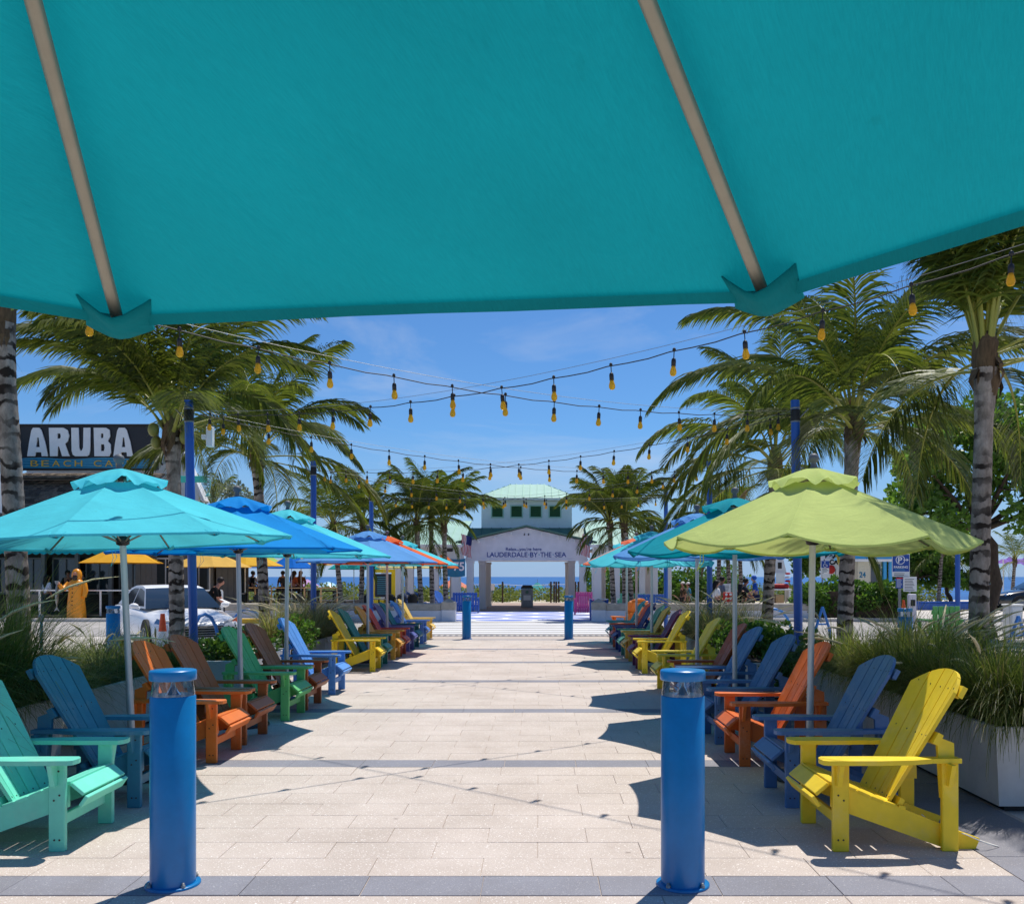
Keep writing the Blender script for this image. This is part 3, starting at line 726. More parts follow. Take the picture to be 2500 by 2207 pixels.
UR = [(2.14,7.14,'lime',.36,6,'lime green parasol with loose wavy hem beside the grass planter',(0,R(1.0)),.075), (2.14,9.85,'teal',.2,7,'teal parasol just behind the lime green one',(0,0),.05), (2.14,12.2,'peri',.3,8,'periwinkle blue parasol behind the teal one over the canary yellow chair',(0,0),.04),
      (2.14,17.1,'turquoise',.1,9,'turquoise parasol with scalloped hem over the amber yellow chair',(0,0),.09), (2.14,19.8,'coral',.2,10,'coral orange parasol over the navy blue chair',(0,0),.02), (2.14,22,'turquoise',.3,11,'turquoise parasol beside the turned tangerine chair',(0,0),.03)]
for (x, y, cn, rz, sd_, lb, tl, sg) in UL + UR:
    place_umb(umbrella(R_=1.32 if x < 0 else 1.22, sag=sg, seed=sd_), x, y, rz, UCOL[cn], lb, UG, tl)
# the parasol one stands under
FGR = 1.25; FGC = Vector((-.30, .155)); V2 = Vector((.3125+.012, 1.25)) - FGC
fg = umbrella(R_=FGR, rim=1.986, top=2.50, sag=.0, seed=21, hem=.009, inw=.006)
place_umb(fg, FGC.x, FGC.y, math.atan2(V2.y, V2.x), c(10,140,151), 'large teal parasol seen from below with two ribs and sewn pockets', UG)

# ================================================================== bollards
def bollard():
    root = thing('bollard', 'x', 'bollard')
    b = MB(); b.lathe([(.113,.012),(.113,.978),(.107,.984)], 40); b.build('post', M['blue'], root)
    b = MB(); b.lathe([(.138,0),(.138,.010),(.134,.013),(.112,.013)], 40); fl = b.build('base_flange', M['blue'], root)
    for k in range(4):
        a = pi/4 + k*pi/2; q = MB(); q.lathe([(.012,.013),(.012,.024),(.007,.026),(.007,.036),(.002,.037)], 8, (.124*math.cos(a), .124*math.sin(a), 0)); q.build('anchor_bolt', M['steel'], fl)
    b = MB(); b.lathe([(.108,.984),(.108,1.0),(.099,1.066)], 40); b.f = b.f[:-2]; b.sm = b.sm[:-2]; b.mi = b.mi[:-2]; b.v = b.v[:-80]; b.build('lens', M['lens'], root)
    b = MB(); b.lathe([(.045,.984),(.032,.995),(.012,1.03),(.009,1.066)], 20); b.build('reflector', M['chrome'], root)
    b = MB(); b.lathe([(.104,.9845),(.10,.988),(.05,.988)], 32); b.build('lens_plate', M['sidingblue'], root)
    b = MB(); b.lathe([(.100,1.063),(.115,1.064),(.117,1.069),(.117,1.108),(.113,1.115),(.002,1.118)], 40); b.build('cap', M['blue'], root)
    return root
bol0 = bollard(); bol0.location = (-1.905, 4.69, .001); bol0['label'] = 'blue bollard light beside the teal blue chair'; bol0['group'] = 'blue bollard lights'
for (x, y, lb) in ((.748,4.69,'blue bollard light in front of the steel blue chairs'), (-1.865,23.2,'blue bollard light at the crossing on the cafe side'), (.765,23.2,'blue bollard light at the crossing on the tangerine chair side'), (-7.42,15.7,'blue bollard light in the cafe-side grass before the white car'), (5.85,14.4,'blue bollard light beyond the grass in front of an orange cone')):
    o = dup(bol0); o.location = (x, y, GZ if abs(x) > 4 else .001); o['label'] = lb

# ================================================================== light poles and festoon strings
PD = [5.5, 11.6, 17.7, 23.8]; PLX, PRX = -4.43, 3.35; PH = 3.87
def lamp_pole():
    root = thing('light_pole', 'x', 'pole')
    b = MB(); b.tube([(0,0,GZ),(0,0,PH)], .055, 20); b.build('pole', M['pole_blue'], root)
    b = MB(); b.lathe([(.10,GZ),(.10,.0),(.056,.03)], 20); b.build('foot', M['pole_blue'], root)
    b = MB(); b.lathe([(.057,3.60),(.06,3.61),(.06,3.74),(.057,3.75)], 20); b.build('collar', M['black'], root)
    b = MB()
    for z in (3.585, 3.757): b.lathe([(.058,z),(.062,z+.003),(.062,z+.018),(.058,z+.02)], 20)
    b.build('clamp_band', M['steel'], root)
    b = MB(); b.tube([(-.05,0,3.64),(-.17,0,3.76)], .018, 6, flat=.5); b.build('bracket', M['steel'], root)
    return root
lp0 = lamp_pole(); first = True
for i, d in enumerate(PD):
    for s, x in ((-1, PLX), (1, PRX)):
        o = lp0 if first else dup(lp0); first = False
        o.location = (x, d, 0); o.rotation_euler = (0, R(-1.2) if s < 0 and i == 1 else (R(.8) if i == 1 else 0), 0 if s < 0 else pi)
        side = 'cafe' if s < 0 else 'hedge'
        o['label'] = [f'tall blue festoon light pole on the {side} side beside the first grass planter', f'tall blue festoon light pole on the {side} side, behind the ' + ('leaf green chair' if s < 0 else 'lime green parasol'), f'tall blue festoon light pole on the {side} side where the chair row has its gap', f'tall blue festoon light pole on the {side} side near the crossing'][i]
        o['group'] = 'festoon light poles'
b = MB(); b.bbox((-.03,-.05,-.13), (.05,.05,.13), .01); b.bbox((.05,-.03,-.03),(.115,.03,.03),.004)
sp = b.build('pole_speaker', M['white'], None); sp.location = (PLX+.20, 11.62, 3.40); sp.rotation_euler = (0,0,pi); tag(sp, 'small white box speaker clamped to the blue light pole', 'speaker')

sock = MB(); sock.tube([(0,0,.006),(0,0,-.075)], .0042, 6); sock.lathe([(.008,-.13),(.019,-.128),(.0195,-.085),(.016,-.07),(.006,-.062)], 10); sock.lathe([(.006,-.012),(.014,-.004),(.014,.012),(.004,.022)], 8)
sock_me = sock.mesh('socket', M['black'])
bl = MB(); bl.lathe([(.015,-.125),(.020,-.145),(.0275,-.172),(.027,-.190),(.019,-.205),(.002,-.211)], 12); bulb_me = bl.mesh('bulb', M['bulb'])
fil = MB(); fil.tube([(0,0,-.13),(.006,0,-.165),(-.006,0,-.165),(0,0,-.13)], .0018, 4); fil_me = fil.mesh('filament', M['chrome'])
def string(A, B, sag, n, label, phase=.5):
    A, B = Vector(A), Vector(B); root = thing('festoon_string', label, 'string lights', (0,0,0), 0, 'festoon light strings')
    def pt(t): p = A.lerp(B, t); p.z -= sag*4*t*(1-t); return p
    N = 48
    b = MB(); pts = []
    for i in range(N+1):
        p = pt(i/N); ph = (i/N*n-phase) % 1.0; p.z -= .018*math.sin(pi*ph) ; pts.append(p)
    b.tube(pts, .0048, 6); b.build('wire', M['black'], root)
    b = MB(); b.tube([A.lerp(B, t/20) - Vector((0,0,(sag*.93)*4*(t/20)*(1-t/20) - .035)) for t in range(21)], .0022, 5); b.build('support_cable', M['steel'], root)
    for i in range(n):
        t = (i+phase)/n; p = pt(t)
        rot = (rnd(-.07,.07), rnd(-.07,.07), rnd(0,6))
        q = mk('bulb', bulb_me, root, None, p, rot); mk('socket', sock_me, q); mk('filament', fil_me, q)
ZA = 3.70
def PL(i): return (PLX+.06, PD[i], ZA)
def PR(i): return (PRX-.06, PD[i], ZA)
string(PL(0), PR(1), .34, 16, 'festoon string ending at the pole behind the lime parasol, crossing the teal canopy edge', .45)
string(PR(0), PL(1), .34, 16, 'festoon string rising from the pole behind the leaf green chair past the tall palms', .6)
string(PL(1), PR(2), .30, 16, 'festoon string from the pole behind the leaf green chair to the hedge-side gap pole', .5)
string(PR(1), PL(2), .30, 16, 'festoon string from the pole behind the lime parasol to the cafe-side gap pole', .55)
string(PL(2), PR(3), .30, 16, 'festoon string from the cafe-side gap pole to the hedge-side crossing pole', .5)
string(PR(2), PL(3), .30, 16, 'festoon string from the hedge-side gap pole to the cafe-side crossing pole', .6)
# ================================================================== palms
def frond_mesh(e0, drop, L_, seed, mat, dry=False, full=1.0, npair=62):
    """one palm leaf, growing along +x from the origin; e0 = starting elevation in degrees"""
    rg = random.Random(seed); b = MB()
    N = 26; pts = [Vector((0,0,0))]; dirs = []
    side = rg.uniform(-.25, .25)
    for i in range(N):
        s = i/N; e = R(e0 - drop*(s**1.35)); a = side*s*s
        d = Vector((math.cos(e)*math.cos(a), math.cos(e)*math.sin(a), math.sin(e))); dirs.append(d); pts.append(pts[-1] + d*(L_/N))
    dirs.append(dirs[-1])
    b.tube(pts, [lerp(.034, .004, (i/N)**.7) for i in range(N+1)], 6, True, True, 0, .55)
    tw = rg.uniform(-.5, .5)
    def at(s):
        x = s*N; i = min(int(x), N-1); return pts[i].lerp(pts[i+1], x-i), dirs[i]
    for k in range(npair):
        s0 = lerp(.20, .995, (k/npair)**.92)
        for sd in (-1, 1):
            if rg.random() < (.06 if not dry else .25): continue
            s = min(1, s0 + rg.uniform(-.006, .006)); p, f = at(s)
            sv = f.cross(Vector((0,0,1)));
            if sv.length < .05: sv = Vector((0,1,0))
            sv.normalize(); up = sv.cross(f).normalized(); sv = sv*sd
            ca, sa = math.cos(tw*s), math.sin(tw*s)
            sv2 = sv*ca + up*sa*sd
            ln = full*.72*(math.sin(pi*(.17+.74*s))**.8)*rg.uniform(.86, 1.08)
            spread = lerp(1.15, .42, s) + rg.uniform(-.10, .10)
            d = (f*math.cos(spread) + sv2*math.sin(spread) + up*rg.uniform(.05,.22)).normalized()
            q = [p]; g = rg.uniform(.40, .92)*(1.6 if dry else 1); seg = 4
            for j in range(seg):
                d2 = (d + Vector((0,0,-g*(j/seg)**1.1*1.9 - .12))).normalized() if j else d
                q.append(q[-1] + d2*(ln/seg))
            wv = (f*.75 + up*.5).normalized(); w0 = .015*(.75 if dry else 1)
            ws = (w0*.55, w0, w0*.95, w0*.6, 0.0015)
            vs = []
            for j in range(seg+1): vs += [q[j] - wv*ws[j], q[j] + wv*ws[j]]
            b.add(vs, [(2*j, 2*j+1, 2*j+3, 2*j+2) for j in range(seg)], False, 1)
    return b.mesh('frond', [M['petiole'], mat])
FR = {}
def get_fronds(L_, full, np_):
    key = (L_, full, np_)
    if key in FR: return FR[key]
    out = []
    for e0, dr in ((82,60),(70,80),(58,95),(45,100),(30,95),(14,85),(-4,70),(-25,55)):
        out.append([frond_mesh(e0+random.uniform(-6,6), dr+random.uniform(-14,14), L_*random.uniform(.88,1.06), random.randint(0,9999), M['frond'], False, full, np_) for _ in range(2)])
    out.append([frond_mesh(-38, 42, L_*.8, 77, M['fronddead'], True, full, np_), frond_mesh(-20, 60, L_*.85, 78, M['frondyellow'], False, full, np_)])
    FR[key] = out; return out
def trunk_mesh(h, r0, r1, lean, bend, seed, hi=True):
    rg = random.Random(seed); b = MB(); n = 18 if hi else 10; vs = []; m = int(h/(.028 if hi else .08)); rings = []
    z = 0; scar = []
    while z < h: scar.append(z); z += rg.uniform(.07, .15)
    def cx(z): t = z/h; return Vector((lean[0]*t + bend[0]*t*t, lean[1]*t + bend[1]*t*t))
    for i in range(m+1):
        z = h*i/m; t = z/h
        r = lerp(r0, r1, t) + .045*math.exp(-z/.22) + (.035*max(0, (t-.86)/.14))
        for k in range(n):
            a = 2*pi*k/n; zz = z + .03*math.sin(a*2+seed+z*3) + .015*math.sin(a*5+z*7)
            last = 0
            for s_ in scar:
                if s_ > zz: break
                last = s_
            saw = min(1, (zz-last)/.12)
            rr = r*(1 + .055*(1-saw)) + .004*mnoise.noise(Vector((math.cos(a)*3, math.sin(a)*3, z*9+seed)))
            c2 = cx(z); vs.append((c2.x + rr*math.cos(a), c2.y + rr*math.sin(a), z))
    b.add(vs, [(i*n+k, i*n+(k+1) % n, (i+1)*n+(k+1) % n, (i+1)*n+k) for i in range(m) for k in range(n)], True)
    return b.mesh('trunk', M['trunk']), cx(h)
def palm(x, y, h, r0, label, group, lean=(0,0), bend=(0,0), L_=3.0, nf=18, seed=1, full=1.0, npair=62, hi=True, z=GZ, maxe=None, az0=None, coconuts=False, skip=(), dead=0, limit=None):
    rg = random.Random(seed)
    root = thing('palm_tree', label, 'palm tree', (x, y, z), 0, group)
    me, ct = trunk_mesh(h, r0, r0*.82, lean, bend, seed, hi); mk('trunk', me, root)
    fr = get_fronds(L_, full, npair); cz = h
    # fibre-wrapped crown shaft
    b = MB(); prof = [(r0*.85, -.34), (r0*1.1, -.14), (r0*1.3, .06), (r0*1.15, .24), (r0*.7, .40), (.02, .5)]
    b.lathe(prof, 14, (ct.x, ct.y, cz)); 
    for i in range(len(b.v)):
        v = Vector(b.v[i]); q = .03*mnoise.noise(v*9 + Vector((seed,0,0))); b.v[i] = (v.x + q*2*(v.x-ct.x)/r0, v.y + q*2*(v.y-ct.y)/r0, v.z)
    for k in range(10):
        a = rg.uniform(0, 2*pi); r = r0*1.2; p = Vector((ct.x+r*math.cos(a), ct.y+r*math.sin(a), cz+rg.uniform(-.1,.1))); o = Vector((math.cos(a), math.sin(a), 0)); sd = Vector((-o.y, o.x, 0))
        l = rg.uniform(.16,.34); w_ = rg.uniform(.03,.06)
        b.add([p-sd*w_, p+sd*w_, p+o*.05+sd*w_*.7+Vector((0,0,-l*.5)), p+o*.05-sd*w_*.7+Vector((0,0,-l*.5)), p+o*.02+Vector((0,0,-l))], [(0,1,2,3),(3,2,4)])
    b.build('crown_shaft', M['fibre'], root)
    ga = 2.39996; a0 = rg.uniform(0, 6.28) if az0 is None else az0
    for i in range(nf):
        t = i/(nf-1); lev = int(t*7.4); lev = min(7, max(0, lev + rg.choice((0,0,0,1,-1))))
        if i in skip: continue
        a = a0 + i*ga + rg.uniform(-.15,.15)
        if limit: lev = min(lev, limit(math.degrees(a) % 360))
        me = rg.choice(fr[lev])
        if dead and i >= nf-dead: me = fr[8][i % 2]
        rr = r0*.55
        mk('frond', me, root, None, (ct.x+rr*math.cos(a), ct.y+rr*math.sin(a), cz+.28-.3*t), (rg.uniform(-.12,.12), 0, a))
    if coconuts:
        for k in range(7):
            a = rg.uniform(0, 6.28); q = MB(); q.ball((0,0,0), .085, 10, 7, 0, (1,1,1.25)); q.build('coconut', M['husk'], root).location = (ct.x+.26*math.cos(a), ct.y+.26*math.sin(a), cz+rg.uniform(-.1,.16))
    return root
PG = 'coconut palms beside the plaza'
palm(-5.15, 9.0, 4.15, .108, 'ringed coconut palm rising from the near cafe-side grass planter', PG, (-.12,0), (-.1,0), 2.7, 23, 3, 1.0, 104, limit=lambda a: 1 if (a < 115 or a > 250) else 6)
palm(-5.5, 13.7, 3.75, .115, 'coconut palm with nuts standing before the black cafe sign', PG, (.0,0), (-.08,0), 3.0, 25, 12, 1.0, 108, coconuts=True, az0=2.6, limit=lambda a: 2 if 105 < a < 290 else 4)
palm(-5.68, 18.8, 4.05, .115, 'coconut palm beside the silver-leaved tree', PG, (-.22,0), (.02,0), 3.2, 24, 8, 1.0, 100, limit=lambda a: 4 if 120 < a < 250 else 6)
palm(4.42, 9.1, 3.72, .10, 'ringed coconut palm rising from the hedge-side grass planter', PG, (.05,0), (.04,0), 2.9, 26, 31, 1.0, 104, limit=lambda a: 0 if 105 < a < 300 else 5)
palm(4.42, 13.1, 3.75, .115, 'coconut palm between the lime parasol and the parking sign', PG, (.10,0), (.05,0), 3.1, 25, 5, 1.0, 108, limit=lambda a: 5)
palm(4.52, 18.0, 3.75, .115, 'dark-trunked coconut palm beyond the blue bike rack', PG, (.18,0), (.02,0), 3.0, 25, 16, 1.0, 100, dead=2)
PG2 = 'small palms around the pavilion'
for k, (u, d, h, s_, lb) in enumerate(((836,33.5,3.35,41,'small palm behind the cafe-side white wall, nearest the diners'), (880,34.5,3.55,42,'small palm behind the cafe-side white wall, at the crossing pole'), (1030,34.2,3.5,43,'slim dark-trunked palm before the pavilion wing, outermost of three'), (1057,35.2,3.9,44,'slim dark-trunked palm before the pavilion wing, middle of three'),
      (1090,34.6,3.5,45,'slim dark-trunked palm nearest the anniversary banner'), (1500,34.4,3.6,46,'slim palm beside the magenta bench, innermost of three'), (1526,35.0,3.75,47,'slim palm behind the turned tangerine chair, middle of three'), (1545,34.2,3.4,48,'slim palm behind the tangerine chair, outermost of three'),
      (1750,39,3.3,49,'dark palm behind the seated people, nearest the pavilion'), (1783,40,3.7,50,'dark palm behind the seated people by the teal board'), (1812,41,3.4,51,'dark palm behind the seated people, nearest the white booth'))):
    palm(XU(u, d), d, h, .10, lb, PG2, (random.uniform(-.25,.25),0), (random.uniform(-.1,.1),0), 2.5, 20, s_, .95, 60, False, limit=(lambda a: 2 if (a < 100 or a > 260) else 6) if u in (1057, 1090) else ((lambda a: 2 if 80 < a < 280 else 6) if u in (1500, 1526) else None))

# ================================================================== planters, grass, shrubs
def planter(x0, x1, y0, y1, h, label, taper=.05):
    root = thing('planter', label, 'planter', ((x0+x1)/2, (y0+y1)/2, GZ), 0, 'white concrete planters')
    hx, hy = (x1-x0)/2, (y1-y0)/2; t = taper; w_ = .05
    ring = lambda a, z: [(-hx+a,-hy+a,z),(hx-a,-hy+a,z),(hx-a,hy-a,z),(-hx+a,hy-a,z)]
    vs = ring(t,.05) + ring(.006,h-.008) + ring(0.012,h) + ring(w_-.006,h) + ring(w_,h-.01) + ring(w_+.01,h-.10)
    fs = [(i*4+k, i*4+(k+1) % 4, (i+1)*4+(k+1) % 4, (i+1)*4+k) for i in range(5) for k in range(4)] + [(3,2,1,0)]
    b = MB(); b.add(vs, fs); b.build('shell', M['planter'], root)
    b = MB(); b.box((-hx+.12,-hy+.12,0), (hx-.12,hy-.12,.055)); b.build('plinth', M['darkmetal'], root)
    a = w_+.006; b = MB(); b.add(ring(a, h-.06), [(0,1,2,3)]); b.build('soil', M['soil'], root)
    return root
def blade(b, p, az, ln, e0, droop, w_, rg, seg=4, mi=0):
    q = Vector(p); vs = []; sd = Vector((-math.sin(az), math.cos(az), 0)); ca, sa = math.cos(az), math.sin(az)
    for j in range(seg+1):
        t = j/seg; ww = w_*(1 - t**1.6) + .0006
        vs += [q - sd*ww, q + sd*ww]
        e = e0 - droop*(t**1.2); q = q + Vector((ca*math.cos(e), sa*math.cos(e), math.sin(e)))*(ln/seg)
    b.add(vs, [(2*j, 2*j+1, 2*j+3, 2*j+2) for j in range(seg)], False, mi); return q
def plume(b, p, az, ln, rg, mi):
    pts = []; q = Vector(p); e = rg.uniform(.9, 1.35)
    for j in range(9):
        pts.append(q.copy()); e -= rg.uniform(.06,.14)*(1 if j < 4 else 1.6); q = q + Vector((math.cos(az)*math.cos(e), math.sin(az)*math.cos(e), math.sin(e)))*(ln/8)
    b.tube(pts[:6], .0018, 4, False, True, 0)
    core = [pts[5], (pts[5]+pts[6])/2, pts[6], (pts[6]+pts[7])/2, pts[7], pts[8]]
    b.tube(core, [.004,.010,.012,.011,.008,.002], 6, True, True, mi)
    for k in range(46):
        t = rg.uniform(0, 4.8); i = int(t); c0 = core[i].lerp(core[i+1], t-i); d = (core[i+1]-core[i]).normalized()
        o = Vector((rg.uniform(-1,1), rg.uniform(-1,1), rg.uniform(-1,1))); o = (o - d*o.dot(d)).normalized()
        tip = c0 + d*.028 + o*.022; sd = d.cross(o)*.0022
        b.add([c0-sd, c0+sd, tip], [(0,1,2)], False, mi)
def grass(x0, x1, y0, y1, z0, n, ln, label, seed, wind=(0,0), mats=None, nplume=12, spread=1.0, wid=.0035):
    rg = random.Random(seed); b = MB(); cl = []
    nx = max(1, round((x1-x0)/.42)); ny = max(1, round((y1-y0)/.42))
    for i in range(nx):
        for j in range(ny): cl.append((lerp(x0, x1, (i+.5+rg.uniform(-.3,.3))/nx), lerp(y0, y1, (j+.5+rg.uniform(-.3,.3))/ny), rg.uniform(.8,1.15)))
    for k in range(n):
        cx, cy, sc = rg.choice(cl); a = rg.uniform(0, 2*pi); r = .09*math.sqrt(rg.random())
        wx = math.cos(a)+wind[0]; wy = math.sin(a)+wind[1]; a2 = math.atan2(wy, wx)
        e0 = rg.uniform(.75, 1.5) if rg.random() < .8 else rg.uniform(.4,.9)
        l = ln*sc*rg.uniform(.55, 1.1)
        blade(b, (cx+r*math.cos(a), cy+r*math.sin(a), z0), a2, l, e0, rg.uniform(.5, 2.5)*spread, wid*rg.uniform(.7,1.2), rg, 5, 0 if rg.random() < .8 else 1)
    for k in range(nplume):
        cx, cy, sc = rg.choice(cl); a = math.atan2(rg.uniform(-1,1)+wind[1]*1.5, rg.uniform(-1,1)+wind[0]*1.5)
        plume(b, (cx, cy, z0+.05), a, ln*rg.uniform(1.1,1.45), rg, 2)
    m0, m1 = mats or (M['grass'], M['grassdry'])
    return tag(b.build('fountain_grass', [m0, m1, M['plume']]), label, 'grass', None, 'stuff')
def leafcloud(b, ctr, rad, n, size, rg, mi=0, shell=.55, flat=0.0):
    for k in range(n):
        while True:
            o = Vector((rg.uniform(-1,1), rg.uniform(-1,1), rg.uniform(-1,1)))
            if .05 < o.length <= 1: break
        rr = o.length; o = o.normalized()*(shell + (1-shell)*rr) if rg.random() < .75 else o
        p = Vector((ctr[0]+o.x*rad[0], ctr[1]+o.y*rad[1], ctr[2]+o.z*rad[2]))
        d = (o + Vector((rg.uniform(-1,1), rg.uniform(-1,1), rg.uniform(-.6,.9)))).normalized(); s_ = d.cross(Vector((rg.uniform(-1,1), rg.uniform(-1,1), rg.uniform(-.3,1))))
        if s_.length < .1: continue
        s_.normalize(); nn = d.cross(s_); l = size*rg.uniform(.6,1.3); w_ = l*rg.uniform(.28,.42)
        b.add([p, p+d*l*.5+s_*w_+nn*w_*.3, p+d*l, p+d*l*.5-s_*w_+nn*w_*.3], [(0,1,2),(0,2,3)], False, mi)
def shrub(name, label, x, y, z, rx, ry, h, n, size, mat, seed, group=None, cat='shrub', lumps=9, stems=6):
    rg = random.Random(seed); root = thing(name, label, cat, (x, y, z), 0, group); b = MB()
    for k in range(lumps):
        a = rg.uniform(0, 6.28); q = rg.uniform(.1,.75)
        leafcloud(b, (rx*q*math.cos(a), ry*q*math.sin(a), h*rg.uniform(.35,.8)), (rx*.42, ry*.42, h*.30), n//lumps, size, rg)
    b.build('foliage', M[mat], root)
    b = MB()
    for k in range(stems):
        a = rg.uniform(0, 6.28); b.tube([(rx*.25*math.cos(a), ry*.25*math.sin(a), 0), (rx*.4*math.cos(a), ry*.4*math.sin(a), h*.4), (rx*.6*math.cos(a+.4), ry*.6*math.sin(a+.4), h*.72)], [.014,.01,.004], 5)
    b.build('stems', M['bark'], root); return root
planter(3.1, 4.45, 6.12, 10.4, .60, 'long white planter full of fountain grass behind the lemon yellow chair')
planter(-5.55, -4.2, 4.6, 8.05, .56, 'white planter of green fountain grass behind the mint and teal chairs')
planter(-5.55, -4.2, 8.5, 11.1, .56, 'white planter of fountain grass at the cafe-side light pole behind orange chairs')
planter(2.72, 3.9, 11.7, 13.5, .50, 'small white planter with leafy shrubs behind the rust brown chair')
planter(2.72, 3.9, 15.1, 18.9, .50, 'white planter with pale dry grass behind the plum purple chair')
planter(-5.05, -3.9, 12.0, 14.2, .50, 'small white planter with trailing leafy shrubs behind the sky blue chair')
planter(-5.05, -3.9, 15.3, 19.0, .50, 'white planter with pale dry grass behind the sunny yellow chair')
grass(3.25, 4.3, 6.25, 10.2, .5, 17000, .86, 'dense dark fountain grass with cream plumes in the hedge-side planter', 1, (.55, -.35), None, 46, 1.0)
grass(-5.4, -4.3, 4.75, 7.9, .46, 16000, 1.3, 'bright green fountain grass in the near cafe-side planter', 2, (.1, -.2), None, 22, .9)
grass(-5.4, -4.3, 8.6, 11.0, .46, 6000, .62, 'fountain grass around the cafe-side light pole', 3, (.2, -.2), None, 14, 1.0)
grass(2.85, 3.8, 15.3, 18.8, .42, 5200, .95, 'pale straw-coloured grass mound on the hedge side', 4, (.1, -.1), (M['grassdry'], M['grass']), 40, 1.0, .0042)
grass(-4.95, -4.0, 15.5, 18.9, .42, 5200, .95, 'pale straw-coloured grass mound on the cafe side', 5, (.1, -.1), (M['grassdry'], M['grass']), 40, 1.0, .0042)
grass(3.17, 3.34, 6.25, 10.3, .56, 3600, .72, 'dark grass spilling over the plaza edge of the hedge-side planter', 11, (-1.2, -.5), None, 8, 1.15)
grass(3.25, 4.35, 6.17, 6.34, .56, 1800, .66, 'dark grass spilling over the end of the hedge-side planter', 12, (-.2, -1.3), None, 5, 1.15)
grass(-4.42, -4.27, 4.7, 7.95, .52, 2600, .66, 'green grass spilling over the plaza edge of the near cafe-side planter', 13, (1.2, -.3), None, 4, 1.1)
SG = 'leafy shrubs in the small planters'
shrub('shrub', 'leafy green shrub spilling from the small planter behind the rust brown chair', 3.2, 12.2, .40, .6, .6, .5, 1500, .085, 'shrub', 61, SG)
shrub('shrub', 'leafy green shrub behind the steel blue chairs', 3.15, 11.0, GZ, .5, .5, .78, 1500, .085, 'shrub', 62, SG)
shrub('shrub', 'leafy green shrub at the canary yellow chair', 3.25, 13.2, .40, .55, .5, .5, 1200, .08, 'shrub', 63, SG)
shrub('shrub', 'low leafy shrub behind the brown rust chair', -4.4, 12.5, .40, .5, .45, .36, 1000, .085, 'shrub', 64, SG)
shrub('shrub', 'leafy shrub behind the sky blue chair', -4.5, 13.7, .40, .5, .5, .40, 1000, .085, 'shrub', 65, SG)
shrub('shrub', 'dark trailing shrub at the cafe-side gap light pole', -4.15, 15.2, .1, .38, .45, .8, 1500, .07, 'shrub', 66, SG)
shrub('shrub', 'dark leafy shrub at the hedge-side gap light pole', 3.05, 15.0, .15, .5, .5, .7, 1600, .075, 'shrub', 67, SG)
shrub('shrub', 'leafy shrub beside the leaf green chair', -4.6, 11.4, .1, .4, .4, .55, 900, .08, 'shrub', 68, SG)

def hedge(x0, x1, y0, y1, h, label, n, size, seed, mat='shrub'):
    rg = random.Random(seed); root = thing('hedge', label, 'hedge', ((x0+x1)/2, (y0+y1)/2, GZ), 0, 'clipped hedges')
    hx, hy = (x1-x0)/2, (y1-y0)/2; b = MB()
    lum = [(rg.uniform(-hx*.9,hx*.9), rg.uniform(-hy*.8,hy*.8), h*rg.uniform(.3,.88)) for _ in range(int(10+hx*12))]
    for (a, bb, cc) in lum: leafcloud(b, (a, bb, cc), (.42, .36, h*.2), n//len(lum), size, rg)
    b.build('foliage', M[mat], root)
    b = MB()
    for k in range(8): xx = lerp(-hx*.9, hx*.9, k/7); b.tube([(xx,0,0),(xx+.1,.05,h*.6)], .02, 5)
    b.build('stems', M['bark'], root)
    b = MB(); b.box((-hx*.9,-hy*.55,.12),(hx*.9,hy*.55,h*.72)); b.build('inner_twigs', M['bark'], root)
hedge(9.6, 11.2, 32.6, 34.0, 1.5, 'clipped green hedge beside the disabled parking sign', 5200, .13, 71)
hedge(11.4, 13.5, 32.4, 33.8, 1.38, 'clipped green hedge beside the parking sign', 6500, .13, 72)
hedge(9.6, 11.6, 17.0, 18.0, .5, 'low clipped hedge at the foot of the spreading tree', 2500, .08, 73)
def tree(name, label, x, y, h0, limbs, leafn, leafsz, mat, seed, r0=.14, group=None, clump=.8):
    rg = random.Random(seed); root = thing(name, label, 'tree', (x, y, GZ), 0, group)
    b = MB(); pts = [Vector((0,0,0))]
    for k in range(6): pts.append(Vector((.12*math.sin(k*1.1+seed)+.05*k*rg.uniform(-1,1), .08*math.cos(k*1.3), h0*(k+1)/6)))
    b.tube(pts, [r0*1.25, r0, r0*.95, r0*.92, r0*.9, r0*.9, r0*.8], 12); top = pts[-1]; ends = []
    for (dx, dy, dz) in limbs:
        e = Vector((dx, dy, dz)); m1 = top.lerp(e, .45) + Vector((rg.uniform(-.2,.2), rg.uniform(-.2,.2), rg.uniform(-.1,.25)))
        b.tube([top - Vector((0,0,.1)), m1, e], [r0*.55, r0*.32, r0*.1], 8); ends.append(e)
        for q in range(4):
            t = rg.uniform(.4,1); s_ = top.lerp(e, t); e2 = s_ + Vector((rg.uniform(-1,1), rg.uniform(-1,1), rg.uniform(-.5,.9)))*clump
            b.tube([s_, (s_+e2)/2 + Vector((0,0,.08)), e2], [r0*.16, r0*.1, r0*.04], 5); ends.append(e2)
    b.build('trunk', M['bark'], root)
    b = MB()
    for e in ends:
        n_ = int(leafn/len(ends)*rg.uniform(.5,1.4)); s_ = clump*rg.uniform(.35,.72)
        leafcloud(b, e, (s_*1.2, s_*1.2, s_*.7), n_, leafsz, rg, 0, .3)
    b.build('crown', M[mat], root)
